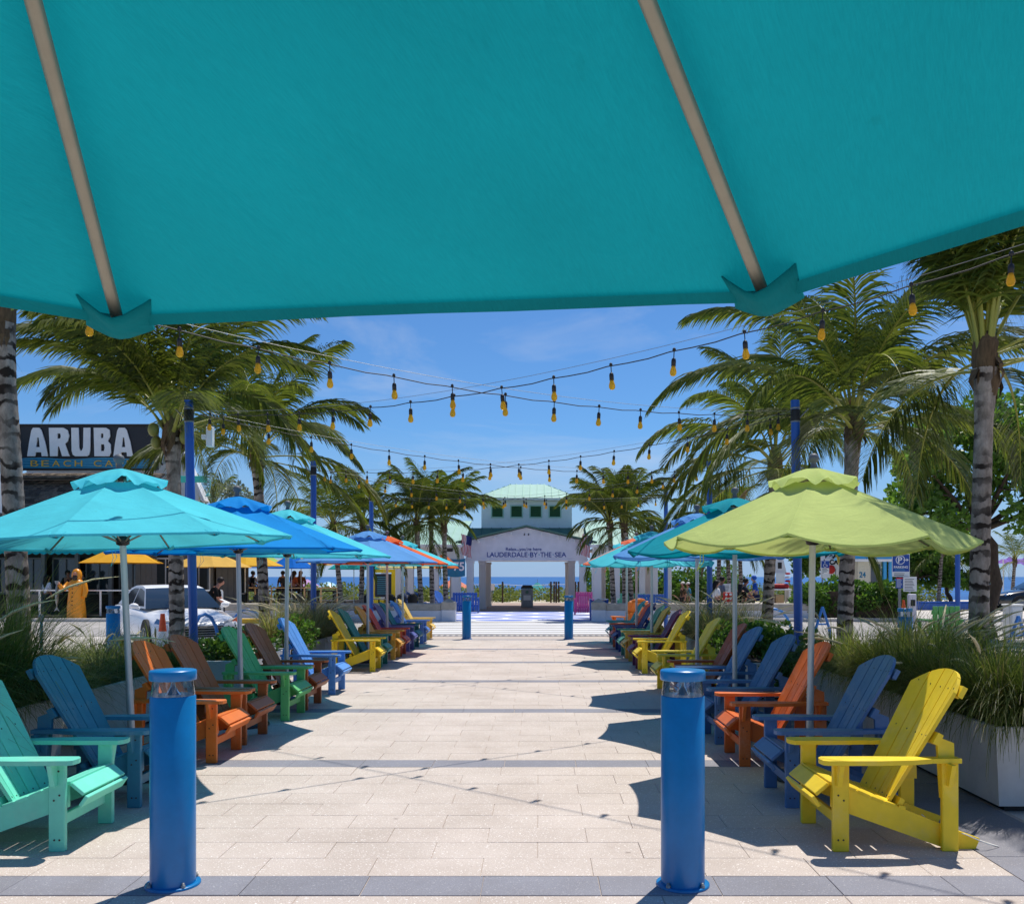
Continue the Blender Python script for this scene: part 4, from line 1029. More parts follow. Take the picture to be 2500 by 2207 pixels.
tree('shade_tree', 'spreading dark-trunked broadleaf tree beside the black car', XU(2418,23.5), 23.5, 2.9, [(-2.0,-.4,4.6),(-1.3,.5,5.6),(-.4,-.6,5.9),(.6,.4,6.2),(1.6,-.3,5.5),(2.4,.4,4.8),(1.2,.8,4.4),(-1.6,.6,3.9),(-2.3,0,3.4),(2.2,-.6,3.9),(.2,-.9,4.6)], 15000, .17, 'treeleaf', 81, .16, None, .85)
tree('silver_tree', 'silver-leaved tree beside the cafe gable', XU(565,44), 44, 3.0, [(-1.1,0,5.2),(-.4,.3,5.9),(.4,-.3,5.7),(1.0,.2,5.0),(0,.4,4.5),(1.3,0,4.2),(-1.2,-.3,4.2)], 7000, .17, 'silverleaf', 82, .13, None, .8)
TG = 'dark trees and palms behind the parking sign'
tree('dark_tree', 'dense dark tree right behind the parking sign', XU(2230,47), 47, 1.6, [(-1.2,0,3.0),(-.5,.3,3.5),(.5,-.3,3.2),(1.3,.2,2.8),(0,.4,2.2),(1.6,0,1.6),(-1.4,-.3,1.6)], 5200, .24, 'treeleaf', 83, .12, TG)
tree('dark_tree', 'dense dark tree between the parking sign and the ringed palm', XU(2320,48), 48, 1.5, [(-1.2,0,2.7),(-.5,.3,3.3),(.5,-.3,3.2),(1.3,.2,2.8),(0,.4,2.1),(1.6,0,1.5),(-1.4,-.3,1.5)], 5200, .24, 'treeleaf', 84, .12, TG)
tree('dark_tree', 'dense dark tree behind the disabled parking sign', XU(1985,45), 45, 1.8, [(-.9,0,3.2),(-.3,.3,3.8),(.5,-.3,3.6),(.9,.2,2.8),(0,.4,2.2)], 3600, .22, 'treeleaf', 85, .12, TG)
palm(XU(2290,46), 46, 3.0, .10, 'bushy palm above the blue kerb behind the street bollard', TG, (.2,0), (0,0), 2.4, 18, 91, 1.0, 30, False)
palm(XU(2470,60), 60, 2.6, .12, 'far palm beside the purple canopy', TG, (.2,0), (0,0), 2.4, 16, 92, 1.0, 30, False)
palm(XU(2240,62), 62, 5.0, .12, 'tall far palm seen over the lime parasol', TG, (.1,0), (0,0), 2.4, 16, 93, 1.0, 30, False)
palm(XU(520,52), 52, 5.6, .12, 'far palm behind the silver-leaved tree', 'palms behind the cafe', (.1,0), (0,0), 2.4, 16, 94, 1.0, 30, False)
palm(XU(140,56), 56, 8.0, .12, 'far palm above the cafe sign', 'palms behind the cafe', (.1,0), (0,0), 2.6, 16, 95, 1.0, 30, False)
palm(XU(20,50), 50, 6.5, .12, 'far palm above the shingled wing', 'palms behind the cafe', (.1,0), (0,0), 2.6, 16, 96, 1.0, 30, False)
# dune growth between the pavilion and the beach
rg = random.Random(5); b = MB()
for k in range(420):
    x = rg.uniform(-26, 26); y = rg.uniform(57.5, 63); hh = rg.uniform(.5, 1.1)*(1.0 if abs(x+.5) < 7 else 1.15)
    leafcloud(b, (x, y, hh*.5), (.75, .6, hh*.5), 45, .2, rg)
for k in range(2600):
    x = rg.uniform(-26, 26); y = rg.uniform(57.5, 63); blade(b, (x, y, 0), rg.uniform(0,6.28), rg.uniform(.7,1.4), rg.uniform(1.0,1.5), rg.uniform(.3,1.2), .012, rg, 3)
tag(b.build('dune_growth', [M['dune']]), 'sunlit green dune plants seen through the pavilion', 'plants', None, 'stuff')
for k, (xa, xb, lb) in enumerate(((3.2, 8.5, 'bright sea-grape bushes behind the hedge-side pavilion columns'), (8.5, 13.0, 'sea-grape bushes behind the people with caps'))):
    b = MB()
    for q in range(90): x = rg.uniform(xa, xb); leafcloud(b, (x, rg.uniform(57,59.5), rg.uniform(.4,1.9)), (.6,.6,.45), 45, .22, rg)
    root = thing('sea_grape', lb, 'bush', (0,0,0), 0, 'sea-grape bushes'); b.build('foliage', M['shrub'], root)
    q = MB()
    for i in range(8): x = lerp(xa, xb, (i+.5)/8); q.tube([(x,58,-.03),(x+.2,58.2,1.3)], .03, 5)
    q.build('stems', M['bark'], root)
# ================================================================== lettering helper
def text(txt, mat, parent, ctr, width=None, height=.2, depth=.012, bold=0.0, rot=(R(90),0,0), name='lettering', spacing=1.0, shear=0):
    cu = bpy.data.curves.new('t', 'FONT'); cu.body = txt; cu.size = 1; cu.align_x = 'CENTER'; cu.extrude = .02; cu.offset = bold; cu.space_character = spacing; cu.shear = shear
    o = bpy.data.objects.new('t', cu); col.objects.link(o); dg = bpy.context.evaluated_depsgraph_get()
    me = bpy.data.meshes.new_from_object(o.evaluated_get(dg)); bpy.data.objects.remove(o); bpy.data.curves.remove(cu)
    xs = [v.co.x for v in me.vertices]; ys = [v.co.y for v in me.vertices]; x0, x1, y0, y1 = min(xs), max(xs), min(ys), max(ys)
    sy = height/(y1-y0); sx = width/(x1-x0) if width else sy
    for v in me.vertices: v.co = ((v.co.x-(x0+x1)/2)*sx, (v.co.y-(y0+y1)/2)*sy, v.co.z/.02*depth)
    me.name = name; me.materials.clear(); me.materials.append(mat)
    return mk(name, me, parent, None, ctr, rot)
def siding(b, x0, x1, z0, z1, y, step=.14, clipf=None, depth=.02):
    "lapped boards facing -y"
    z = z0
    while z < z1-.01:
        zt = min(z+step, z1); a0, a1 = (x0, x1) if clipf is None else clipf((z+zt)/2)
        if a1 > a0+.02: b.add([(a0,y-depth,z),(a1,y-depth,z),(a1,y,zt),(a0,y,zt),(a0,y,z),(a1,y,z)], [(0,1,2,3),(4,5,1,0),(0,3,4),(1,5,2)])
        z = zt
def seam_roof(root, A, B, C_, D, mat, name='roof_panel', sp=.45, seamh=.045):
    "A,B eave left/right, C,D ridge right/left: a standing-seam plane with its seams"
    A, B, C_, D = map(Vector, (A, B, C_, D)); n = (B-A).cross(D-A).normalized()
    if n.z < 0: n = -n
    b = MB(); lo = [p - n*.05 for p in (A,B,C_,D)]; b.add([A,B,C_,D]+lo, [(0,1,2,3),(7,6,5,4),(0,4,5,1),(1,5,6,2),(2,6,7,3),(3,7,4,0)]); pan = b.build(name, mat, root)
    ex = (B-A).normalized(); Ln = (B-A).length; upv = (n.cross(ex)).normalized()
    if upv.z < 0: upv = -upv
    dl = (D-A).dot(ex); H = (D-A).dot(upv); cr_ = (C_-A).dot(ex); k = sp*.5
    while k < Ln:
        h = H
        if dl > 0 and k < dl: h = H*k/dl
        if cr_ < Ln and k > cr_: h = H*(Ln-k)/(Ln-cr_)
        if h > .1:
            s0 = A + ex*k; q = MB(); e = upv*h
            q.add([s0-ex*.012+n*.001, s0+ex*.012+n*.001, s0+ex*.012+e+n*.001, s0-ex*.012+e+n*.001, s0-ex*.012+n*seamh, s0+ex*.012+n*seamh, s0+ex*.012+e+n*seamh, s0-ex*.012+e+n*seamh], [(4,5,6,7),(0,1,5,4),(1,2,6,5),(2,3,7,6),(3,0,4,7)]); q.build('seam', mat, pan)
        k += sp
    return pan
def shingles(root, A, B, up, H, wid=.17, ex_=.17, name='shingles', seed=0):
    A, B = Vector(A), Vector(B); ex = (B-A).normalized(); Ln = (B-A).length; up = Vector(up).normalized(); n = ex.cross(up).normalized()
    if n.z < 0: n = -n
    rg = random.Random(seed); b = MB(); rows = int(H/ex_)
    for r in range(rows):
        k = -(r % 2)*wid*.5
        while k < Ln:
            k1 = k + wid*rg.uniform(.75,1.2); a0 = max(0,k)+.006; a1 = min(Ln,k1)-.006
            if a1 > a0+.02:
                s = r*ex_ + rg.uniform(-.012,.012); p = A + ex*a0 + up*s; q = A + ex*a1 + up*s; t = ex_*1.35; o = n*rg.uniform(.030,.045)
                b.add([p+o, q+o, q+up*t+n*.006, p+up*t+n*.006, p, q], [(0,1,2,3),(4,5,1,0),(0,3,4),(1,5,2)])
            k = k1
    o = b.build(name, M['shingle'], root); o['kind'] = 'stuff'
    b = MB(); e = up*H; b.add([A-n*.02, B-n*.02, B+e-n*.02, A+e-n*.02, A-n*.08, B-n*.08, B+e-n*.08, A+e-n*.08], [(0,1,2,3),(7,6,5,4),(0,4,5,1),(1,5,6,2),(2,6,7,3),(3,7,4,0)]); b.build('roof_deck', M['darkinside'], root)
def column(root, x, y, z1, w_=.33, mat='stucco', name='column'):
    b = MB(); b.bbox((x-w_/2,y-w_/2,GZ), (x+w_/2,y+w_/2,z1), .015); b.bbox((x-w_/2-.03,y-w_/2-.03,z1-.12), (x+w_/2+.03,y+w_/2+.03,z1-.002), .01); b.bbox((x-w_/2-.03,y-w_/2-.03,GZ), (x+w_/2+.03,y+w_/2+.03,.16), .01); b.build(name, M[mat], root)

# ================================================================== the beach pavilion
PY = 43.0; pc = -.6
pav = thing('beach_pavilion', 'white beach pavilion with pale green metal roof and lettered gable', 'pavilion', (pc, PY, 0))
b = MB(); b.prism([(-2.9,2.39),(2.9,2.39),(2.9,3.28),(0,3.95),(-2.9,3.28)], (0,.35,0), (1,0,0), (0,0,1), .35); b.build('gable_wall', M['wallwhite'], pav)
b = MB(); b.bbox((-2.93,-.03,2.36),(2.93,.38,2.46),.01); b.build('lintel', M['wallwhite'], pav)
for s in (-1, 1):
    b = MB(); e0 = Vector((s*3.35, -.35, 3.21)); e1 = Vector((0,-.35,3.985)); d = Vector((0, 4.2, 0)); up = Vector((0,0,.07))
    b.add([e0,e1,e1+d,e0+d,e0+up,e1+up,e1+d+up,e0+d+up], [(3,2,1,0),(4,5,6,7),(0,1,5,4),(1,2,6,5),(2,3,7,6),(3,0,4,7)]); b.build('gable_roof', M['greendark'], pav)
    for k in range(3):
        t = (k+.6)/3.4; x = s*lerp(.25, 2.9, t); q = MB(); z = 3.95-.67*abs(x)/2.9; q.bbox((x-.04,-.28,z-.20),(x+.04,-.002,z-.06),.008); q.build('rafter_tail', M['white'], pav)
    column(pav, s*2.70, .2, 2.36); column(pav, s*2.22, 1.9, 2.4); column(pav, s*2.22, 6.2, 2.4, .38)
for s in (-.10, .10):
    b = MB(); b.ball((s+.0,-.05,3.60), .035, 8, 5); b.tube([(s,-.02,3.64),(s,0,3.66)], .02, 6); b.build('security_camera', M['black'], pav)
text("Relax...you're here", M['navytext'], pav, (-.13,-.004,2.90), 1.70, .215, .012, .012)
text("LAUDERDALE", M['navytext'], pav, (-.92+.0,-.004,2.655), 1.93, .235, .012, .012); text("BY", M['navytext'], pav, (.36,-.004,2.655), .36, .235, .012, .012)
text("THE", M['navytext'], pav, (.925,-.004,2.655), .53, .235, .012, .012); text("SEA", M['navytext'], pav, (1.63,-.004,2.655), .55, .235, .012, .012)
for x in (.115, .605, 1.275):
    b = MB(); b.lathe([(.028,0),(.028,.012)], 10); q = b.build('lettering_dot', M['aqualine'], pav); q.location = (x,-.002,2.655); q.rotation_euler = (R(90),0,0)
# ceiling over the passage
b = MB(); b.box((-2.6,.36,2.46),(2.6,8.0,2.56)); b.build('soffit', M['white'], pav)
# tower
TY = 3.6; tw0, tw1 = -2.38, 2.30; b = MB(); b.box((tw0+.01,TY,2.6),(tw1-.01,TY+5,5.62)); b.build('tower_core', M['sidingblue'], pav)
b = MB(); siding(b, tw0, tw1, 3.3, 5.55, TY-.001); b.build('tower_siding', M['sidingblue'], pav)['kind'] = 'stuff'
for wx in (-1.55,-.56,.43,1.42):
    w0 = MB()
    for (a0,a1,z0,z1) in ((-.33,-.27,4.64,5.30),(.27,.33,4.64,5.30),(-.27,.27,5.24,5.30),(-.27,.27,4.64,4.70)): w0.bbox((a0,TY-.07,z0),(a1,TY-.018,z1),.006)
    w0.v = [(x+wx,y,z) for x,y,z in w0.v]; wo = w0.build('window', M['greenmetal'], pav)
    q = MB(); q.box((wx-.27,TY-.03,4.70),(wx+.27,TY-.024,5.24)); q.build('window_back', M['black'], wo)
    for k in range(6):
        q = MB(); z = 4.72+k*.088; q.add([(wx-.265,TY-.062,z),(wx+.265,TY-.062,z),(wx+.265,TY-.036,z+.07),(wx-.265,TY-.036,z+.07),(wx-.265,TY-.055,z-.008),(wx+.265,TY-.055,z-.008)], [(0,1,2,3),(4,5,1,0)]); q.build('louvre', M['louvre'], wo)
b = MB(); b.bbox((tw0-.28,TY-.34,5.53),(tw1+.33,TY-.26,5.66),.01); b.build('fascia', M['white'], pav)
ev = 5.64; e = [(-2.72,TY-.35),(2.68,TY-.35),(2.68,TY+5.3),(-2.72,TY+5.3)]; r0_ = (-.9,TY+2.4,6.62); r1_ = (.9,TY+2.4,6.62)
seam_roof(pav, (*e[0],ev), (*e[1],ev), r1_, r0_, M['greenmetal'], 'tower_roof', .38)
seam_roof(pav, (*e[1],ev), (*e[2],ev), r1_, r1_, M['greenmetal'], 'tower_roof', .45)
seam_roof(pav, (*e[3],ev), (*e[0],ev), r0_, r0_, M['greenmetal'], 'tower_roof', .45)
seam_roof(pav, (*e[2],ev), (*e[3],ev), r0_, r1_, M['greenmetal'], 'tower_roof', .45)
# lower skirt roof behind the gable
seam_roof(pav, (-3.1,2.2,3.35), (3.1,2.2,3.35), (3.0,TY-.02,4.12), (-3.0,TY-.02,4.12), M['greendark'], 'skirt_roof', .5)
# wings
for s in (-1, 1):
    xo = 7.3 if s < 0 else 7.6; xi = 2.95
    a, bb = (-xo-.35, -xi) if s < 0 else (xi, xo+.35)
    if s < 0: seam_roof(pav, (a,-.6,3.12), (bb,-.6,3.12), (bb,4.6,4.55), (a+2.2,4.6,4.55), M['greenmetal'], 'wing_roof', .42); seam_roof(pav, (a,8,3.12), (a,-.6,3.12), (a+2.2,4.6,4.55), (a+2.2,4.7,4.55), M['greenmetal'], 'wing_roof', .42)
    else: seam_roof(pav, (a,-.6,3.12), (bb,-.6,3.12), (bb-2.2,4.6,4.55), (a,4.6,4.55), M['greenmetal'], 'wing_roof', .42); seam_roof(pav, (bb,-.6,3.12), (bb,8,3.12), (bb-2.2,4.7,4.55), (bb-2.2,4.6,4.55), M['greenmetal'], 'wing_roof', .42)
    b = MB(); b.bbox((a+.05,-.66,2.98),(bb-.05,-.59,3.12),.01); b.build('gutter', M['white'], pav)
    b = MB(); b.bbox((a+.25,-.3,2.42),(bb-.02,.05,3.0),.01); b.build('wing_beam', M['stucco'], pav)
    b = MB(); b.box((a+.25,.06,2.9),(bb-.02,6,2.98)); b.build('wing_ceiling', M['white'], pav)
    for k, x in enumerate((3.35, 4.3, 5.5, 6.1, 6.75)): column(pav, s*x, -.12, 2.42, .28 if k else .42, 'stucco')
    for x in (4.0, 6.4): column(pav, s*x, 5.2, 2.9, .3)
    b = MB(); b.tube([(s*3.15,-.62,2.98),(s*3.15,-.5,2.8),(s*3.13,-.34,2.7),(s*3.13,-.34,.1)], .04, 8); b.build('downpipe', M['white'], pav)
b = MB(); b.bbox((-3.75,-.75,2.78),(-3.45,-.6,2.95),.02); b.build('floodlight', M['darkmetal'], pav)

# flags on the gable corners
def flag(x, label, seed):
    rg = random.Random(seed); root = thing('flag', label, 'flag', (x, PY-.02, 3.05), 0, 'striped flags on the pavilion')
    s = -1 if seed % 2 else 1
    b = MB(); b.tube([(0,-.02,-.35),(s*.06,-.55,.55)], .014, 8); b.build('flagpole', M['white'], root)
    L_, W_ = 1.0, .62; nx, ny = 14, 13; b = MB(); vs = []
    for j in range(ny+1):
        for i in range(nx+1):
            a = i/nx; t = j/ny; vs.append((s*.05+(-.5+t)*W_*.8*(1-.15*a) + .05*math.sin(a*5+seed)-.10*a*s, -.50+.07*math.sin(t*9+a*3), .50 - L_*a - .16*(t-.5)))
    fs = []; mi = []
    for j in range(ny):
        for i in range(nx): b.add([vs[j*(nx+1)+i], vs[j*(nx+1)+i+1], vs[(j+1)*(nx+1)+i+1], vs[(j+1)*(nx+1)+i]], [(0,1,2,3)], True, 2 if (j >= 6 and i < 6) else (j % 2))
    b.build('cloth', [M['flagred'], M['flagwhite'], M['flagblue']], root)
flag(-3.42, 'striped flag hanging on the cafe-side corner of the pavilion', 1); flag(2.22, 'striped flag hanging on the hedge-side corner of the pavilion', 2)
# 75 banner
root = thing('banner', 'blue banner with white 75 hung between pavilion columns', 'banner', (XU(1113,41.5), 41.5, ZV(1384,41.5)))
b = MB(); vs = []
for i in range(9):
    for j in range(5): vs.append((lerp(-.42,.42,i/8), .05*math.sin(i*.9), lerp(-.42,.40,j/4) - .05*math.sin(pi*i/8)))
b.add(vs, [(i*5+j, (i+1)*5+j, (i+1)*5+j+1, i*5+j+1) for i in range(8) for j in range(4)], True); b.add([(x, y+.006, z) for x, y, z in vs], [(i*5+j, i*5+j+1, (i+1)*5+j+1, (i+1)*5+j) for i in range(8) for j in range(4)], True); b.build('cloth', M['aqua'], root)
text('75', M['signwhite'], root, (.14,-.06,.02), .50, .40, .006, .02)
b = MB(); b.tube([(-.44,0,.40),(-.62,.4,.55)], .006, 5); b.tube([(.44,0,.40),(.5,.9,.5)], .006, 5); b.build('ties', M['black'], root)

# ================================================================== low white walls at the road
def lowwall(x0, x1, label, endx):
    root = thing('low_wall', label, 'wall', (0, 32.9, GZ), 0, 'low white walls along the road')
    b = MB(); b.bbox((x0,-.2,0),(x1,.2,.40),.012); b.build('base', M['wallwhite'], root)
    n = max(1, round((x1-x0)/1.6))
    for k in range(n):
        b = MB(); b.bbox((lerp(x0,x1,k/n)+.004,-.235,.402),(lerp(x0,x1,(k+1)/n)-.004,.235,.655),.03); b.build('coping_stone', M['cap'], root)
    e = endx; b = MB(); b.bbox((e-.25,-.26,0),(e+.25,.26,.42),.012); p = b.build('pillar', M['wallwhite'], root)
    b = MB(); b.bbox((e-.255,-.265,.422),(e+.255,.265,.69),.01); b.add([(e-.25,-.26,.69),(e+.25,-.26,.69),(e+.25,.26,.69),(e-.25,.26,.69),(e,0,.83)], [(0,1,4),(1,2,4),(2,3,4),(3,0,4)]); b.build('pyramid_cap', M['cap'], p)
    return root
lowwall(-11.4, -3.55, 'long low white wall with stone coping before the cafe terrace', -3.29)
rw = lowwall(2.42, 9.9, 'long low white wall with stone coping where people sit', 2.17)
b = MB(); b.bbox((6.7,-.245,.46),(7.05,-.236,.56),.004); b.build('vent_grille', M['steel'], rw)
# ================================================================== the beach cafe
cafe = thing('beach_cafe', 'shingle-roofed beach cafe with dark front and turquoise scalloped awning', 'building', (-18, 38, 0))
cx0 = 18.0    # local x = world x + 18
def lx_(x): return x + 18.0
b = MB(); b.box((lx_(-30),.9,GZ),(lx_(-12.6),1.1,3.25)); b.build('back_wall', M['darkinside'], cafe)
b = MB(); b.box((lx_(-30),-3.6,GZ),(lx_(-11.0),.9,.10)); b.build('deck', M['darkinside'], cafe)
x = -26.6; k = 0
while x < -12.8:
    b = MB(); b.bbox((lx_(x)-.08,-.02,.10),(lx_(x)+.08,.14,3.05),.01); b.build('post', M['gull'], cafe)
    w_ = MB(); w_.box((lx_(x)+.16,.55,.9 if k % 3 else .35),(lx_(x)+1.24,.60,2.35)); wo = w_.build('window', M['window'], cafe)
    q = MB()
    for (a0,a1,z0,z1) in ((.12,.17,.85,2.4),(1.23,1.28,.85,2.4),(.12,1.28,2.35,2.42),(.12,1.28,.85,.91),(.68,.72,.9,2.35)): q.box((lx_(x)+a0,.5,z0),(lx_(x)+a1,.548,z1))
    q.build('frame', M['gull'] if x < -17 else M['white'], wo)
    x += 1.42; k += 1
for (xa, xb) in ((-17.0,-16.1),(-15.0,-14.4),(-13.6,-12.6)):
    n = 4
    for j in range(n):
        b = MB(); b.bbox((lx_(lerp(xa,xb,j/n))+.005,-.06,.10),(lx_(lerp(xa,xb,(j+1)/n))-.005,-.025,3.0),.006); b.build('wall_board', M['gull'], cafe)
b = MB(); b.bbox((lx_(-17.2),-.35,2.95),(lx_(-12.4),-.02,3.2),.02); b.build('fascia', M['tan'], cafe)
# awning with scalloped valance
b = MB(); a0, a1 = lx_(-29), lx_(-17.0); b.add([(a0,-1.9,2.78),(a1,-1.9,2.78),(a1,0,3.28),(a0,0,3.28)], [(0,1,2,3)])
n = 40
for i in range(n):
    u0, u1 = lerp(a0,a1,i/n), lerp(a0,a1,(i+1)/n); vs = [(u0,-1.9,2.78)]; 
    for j in range(7): t = j/6; vs.append((lerp(u0,u1,t), -1.905, 2.56 - .07*math.sin(pi*t)))
    vs.append((u1,-1.9,2.78)); b.add(vs, [tuple(range(9))])
aw = b.build('awning', M['cloth_canopy'], cafe); aw.color = c(28,176,190)
# roofs
upv = Vector((0,3.3,2.75)); shingles(cafe, (lx_(-28),-.3,3.3), (lx_(-17.0),-.3,3.3), upv, upv.length, .2, .18, 'shingles', 1)
up2 = Vector((0,.8,.32)); shingles(cafe, (lx_(-23.6),2.3,6.02), (lx_(-17.0),2.3,6.02), up2, .75, .2, .18, 'shingles', 2)
b = MB(); siding(b, lx_(-17), lx_(-15.9), 3.2, 8.1, 4.2, .16, lambda z: (lx_(-24), lx_(-15.95 if z < 5.6 else -15.95-(z-5.6)*.43))); b.build('gable_siding', M['sidingblue'], cafe)['kind'] = 'stuff'
b = MB(); b.prism([(lx_(-24),3.2),(lx_(-15.97),3.2),(lx_(-15.97),5.6),(lx_(-17.04),8.1),(lx_(-24),8.1)], (0,4.4,0), (1,0,0), (0,0,1), .19); b.build('gable_wall', M['sidingblue'], cafe)
b = MB(); p0, p1 = Vector((lx_(-15.75),4.1,5.1)), Vector((lx_(-17.04),4.1,8.1)); d = Vector((0,.6,0)); up = Vector((.12,0,.05)); b.add([p0,p1,p1+d,p0+d,p0+up,p1+up,p1+d+up,p0+d+up], [(3,2,1,0),(4,5,6,7),(0,1,5,4),(1,2,6,5),(2,3,7,6),(3,0,4,7)]); b.build('verge', M['white'], cafe)
# the wing at the end with white boards
b = MB(); siding(b, lx_(-28), lx_(-20.9), 4.15, 5.7, -2.0, .16); b.build('wing_siding', M['sidingblue'], cafe)['kind'] = 'stuff'
b = MB(); b.box((lx_(-28),-1.99,3.2),(lx_(-20.92),-1.6,5.72)); b.build('wing_wall', M['sidingblue'], cafe)
up3 = Vector((0,3,1.9)); shingles(cafe, (lx_(-28),-2.5,5.55), (lx_(-22.2),-2.5,5.55), up3, 3.3, .22, .2, 'shingles', 3)
up4 = Vector((0,1.3,1.0)); shingles(cafe, (lx_(-28),-3.3,3.15), (lx_(-20.7),-3.3,3.15), up4, 1.6, .22, .2, 'shingles', 4)
# sign
SG_ = thing('cafe_sign', 'big black sign with chunky white letters above a blue wave band', 'sign', (XU(230,41), 40.4, ZV(1150,41)))
W2 = 3.1; b = MB(); b.bbox((-W2,0,0),(W2,.25,2.0),.02); b.build('board', M['signblack'], SG_)
b = MB()
for (a0,a1,z0,z1) in ((-W2,W2,1.94,2.03),(-W2,W2,-.05,.03),(-W2-.02,-W2+.06,.03,1.94),(W2-.06,W2+.02,.03,1.94)): b.bbox((a0,-.06,z0),(a1,.02,z1),.01)
b.build('frame', M['darkmetal'], SG_)
def wavep(x, k): return .47 + .035*math.sin(x*2.1+k) 
b = MB(); N = 40; vs = []
for i in range(N+1): x = lerp(-W2+.08, W2-.12, i/N); vs += [(x,-.012,.05),(x,-.012,wavep(x,0)+.03)]
b.add(vs, [(2*i, 2*i+2, 2*i+3, 2*i+1) for i in range(N)]); b.build('wave_band', M['aqua'], SG_)
for k in range(4):
    b = MB(); vs = []
    for i in range(N+1): x = lerp(-W2+.08, W2-.12, i/N); z = wavep(x,k*.8) - .0 - k*.105; vs += [(x,-.016,z-.012),(x,-.016,z+.012)]
    b.add(vs, [(2*i, 2*i+2, 2*i+3, 2*i+1) for i in range(N)]); b.build('wave_line', M['aqualine'], SG_)
LET = {'A': ([(0,0),(.10,.5),(.20,.9),(.28,1),(.58,1),(.68,.92),(.86,.5),(1,0),(.70,0),(.68,.14),(.41,.14),(.39,0)], [[(.43,.32),(.61,.32),(.555,.66),(.49,.66)]]),
 'R': ([(.06,0),(.0,1),(.70,1),(.90,.92),(.98,.72),(.90,.52),(.78,.44),(1.0,0),(.64,0),(.50,.34),(.44,.34),(.42,0)], [[(.42,.62),(.55,.62),(.58,.70),(.55,.80),(.42,.80)]]),
 'U': ([(0,1),(.02,.2),(.08,.05),(.2,0),(.82,0),(.93,.05),(.98,.2),(1,1),(.64,1),(.62,.30),(.55,.20),(.47,.20),(.41,.30),(.38,1)], []),
 'B': ([(.04,0),(0,1),(.72,1),(.92,.92),(.95,.70),(.82,.53),(.98,.42),(1,.12),(.90,0)], [[(.42,.18),(.60,.18),(.64,.30),(.60,.42),(.42,.42)], [(.42,.64),(.55,.64),(.57,.72),(.55,.80),(.42,.80)]])}
def letter(ch, mat, parent, ctr, w_, h_, depth, grow=0):
    cu = bpy.data.curves.new('t', 'CURVE'); cu.dimensions = '2D'; cu.fill_mode = 'BOTH'; cu.extrude = depth; cu.offset = grow
    for loop in [LET[ch][0]] + LET[ch][1]:
        sp_ = cu.splines.new('POLY'); sp_.points.add(len(loop)-1); sp_.use_cyclic_u = True
        for q_, (x, y) in zip(sp_.points, loop): q_.co = ((x-.5)*w_, (y-.5)*h_, 0, 1)
    o = bpy.data.objects.new('t', cu); col.objects.link(o); dg = bpy.context.evaluated_depsgraph_get(); me = bpy.data.meshes.new_from_object(o.evaluated_get(dg)); bpy.data.objects.remove(o); bpy.data.curves.remove(cu)
    me.name = 'lettering'; me.materials.clear(); me.materials.append(mat); mk('lettering', me, parent, None, ctr, (R(90),0,0))
for ch, u0, u1 in (('A',86,138),('R',138,190),('U',192,240),('B',246,289),('A',293,342)):
    xx = XU((u0+u1)/2,41)-XU(230,41); ww = (u1-u0)/2200*41*.94
    letter(ch, M['white'], SG_, (xx,-.06,1.22), ww*1.02, 1.27, .03)
for ch, u in zip('BEACHCAFE', (103,129,155,182,209,255,282,308,334)):
    text(ch, M['amberletter'], SG_, (XU(u,41)-XU(230,41),-.03,.27), .34, .27, .012, .0)
b = MB()
for x in (-2.6,0,2.6): b.tube([(x,.2,1.2),(x,1.9,.4)], .04, 6)
b.build('struts', M['darkmetal'], SG_)
# turquoise street board with a gooseneck lamp
root = thing('bracket_lamp', 'turquoise board with gooseneck lamp beside the cafe gable', 'lamp', (XU(470,38), 38.0, 0))
b = MB(); b.bbox((-.62,-.03,ZV(1178,38)),(.62,.03,ZV(1162,38)),.01); b.build('board', M['paint'], root).color = c(60,190,170)
b = MB(); z = ZV(1180,38); b.tube([(.62,0,z+.2),(.75,0,z+.12),(.74,0,z-.2),(.68,0,z-.42)], .02, 6); b.lathe([(.02,.0),(.05,-.03),(.15,-.16),(.155,-.17)], 14, (.68,0,z-.38)); b.build('gooseneck', M['paint'], root).color = c(120,200,190)
b = MB(); b.tube([(-.3,.1,GZ),(-.3,.1,ZV(1162,38))], .06, 8); b.build('post', M['pole_blue'], root)
# railings
def railing(name, label, x0, x1, y, h, mat, n, base=0.0, mid=True, bal=0):
    root = thing(name, label, 'railing', ((x0+x1)/2, y, base), 0, 'terrace railings'); hx = (x1-x0)/2
    b = MB(); b.bbox((-hx,-.03,h-.05),(hx,.03,h),.008); b.build('top_rail', M[mat], root)
    if mid: b = MB(); b.bbox((-hx,-.015,.14),(hx,.015,.19),.005); b.build('bottom_rail', M[mat], root)
    for k in range(n+1): x = lerp(-hx,hx,k/n); b = MB(); b.bbox((x-.03,-.03,0),(x+.03,.03,h-.051),.006); b.build('post', M[mat], root)
railing('white_railing', 'thin white railing in front of the cafe windows', -20.4, -12.2, 34.7, 1.12, 'white', 7, GZ, False)
railing('tan_railing', 'tan timber railing of the diners terrace', -13.4, -9.0, 40.2, 1.15, 'tan', 6, GZ, False)
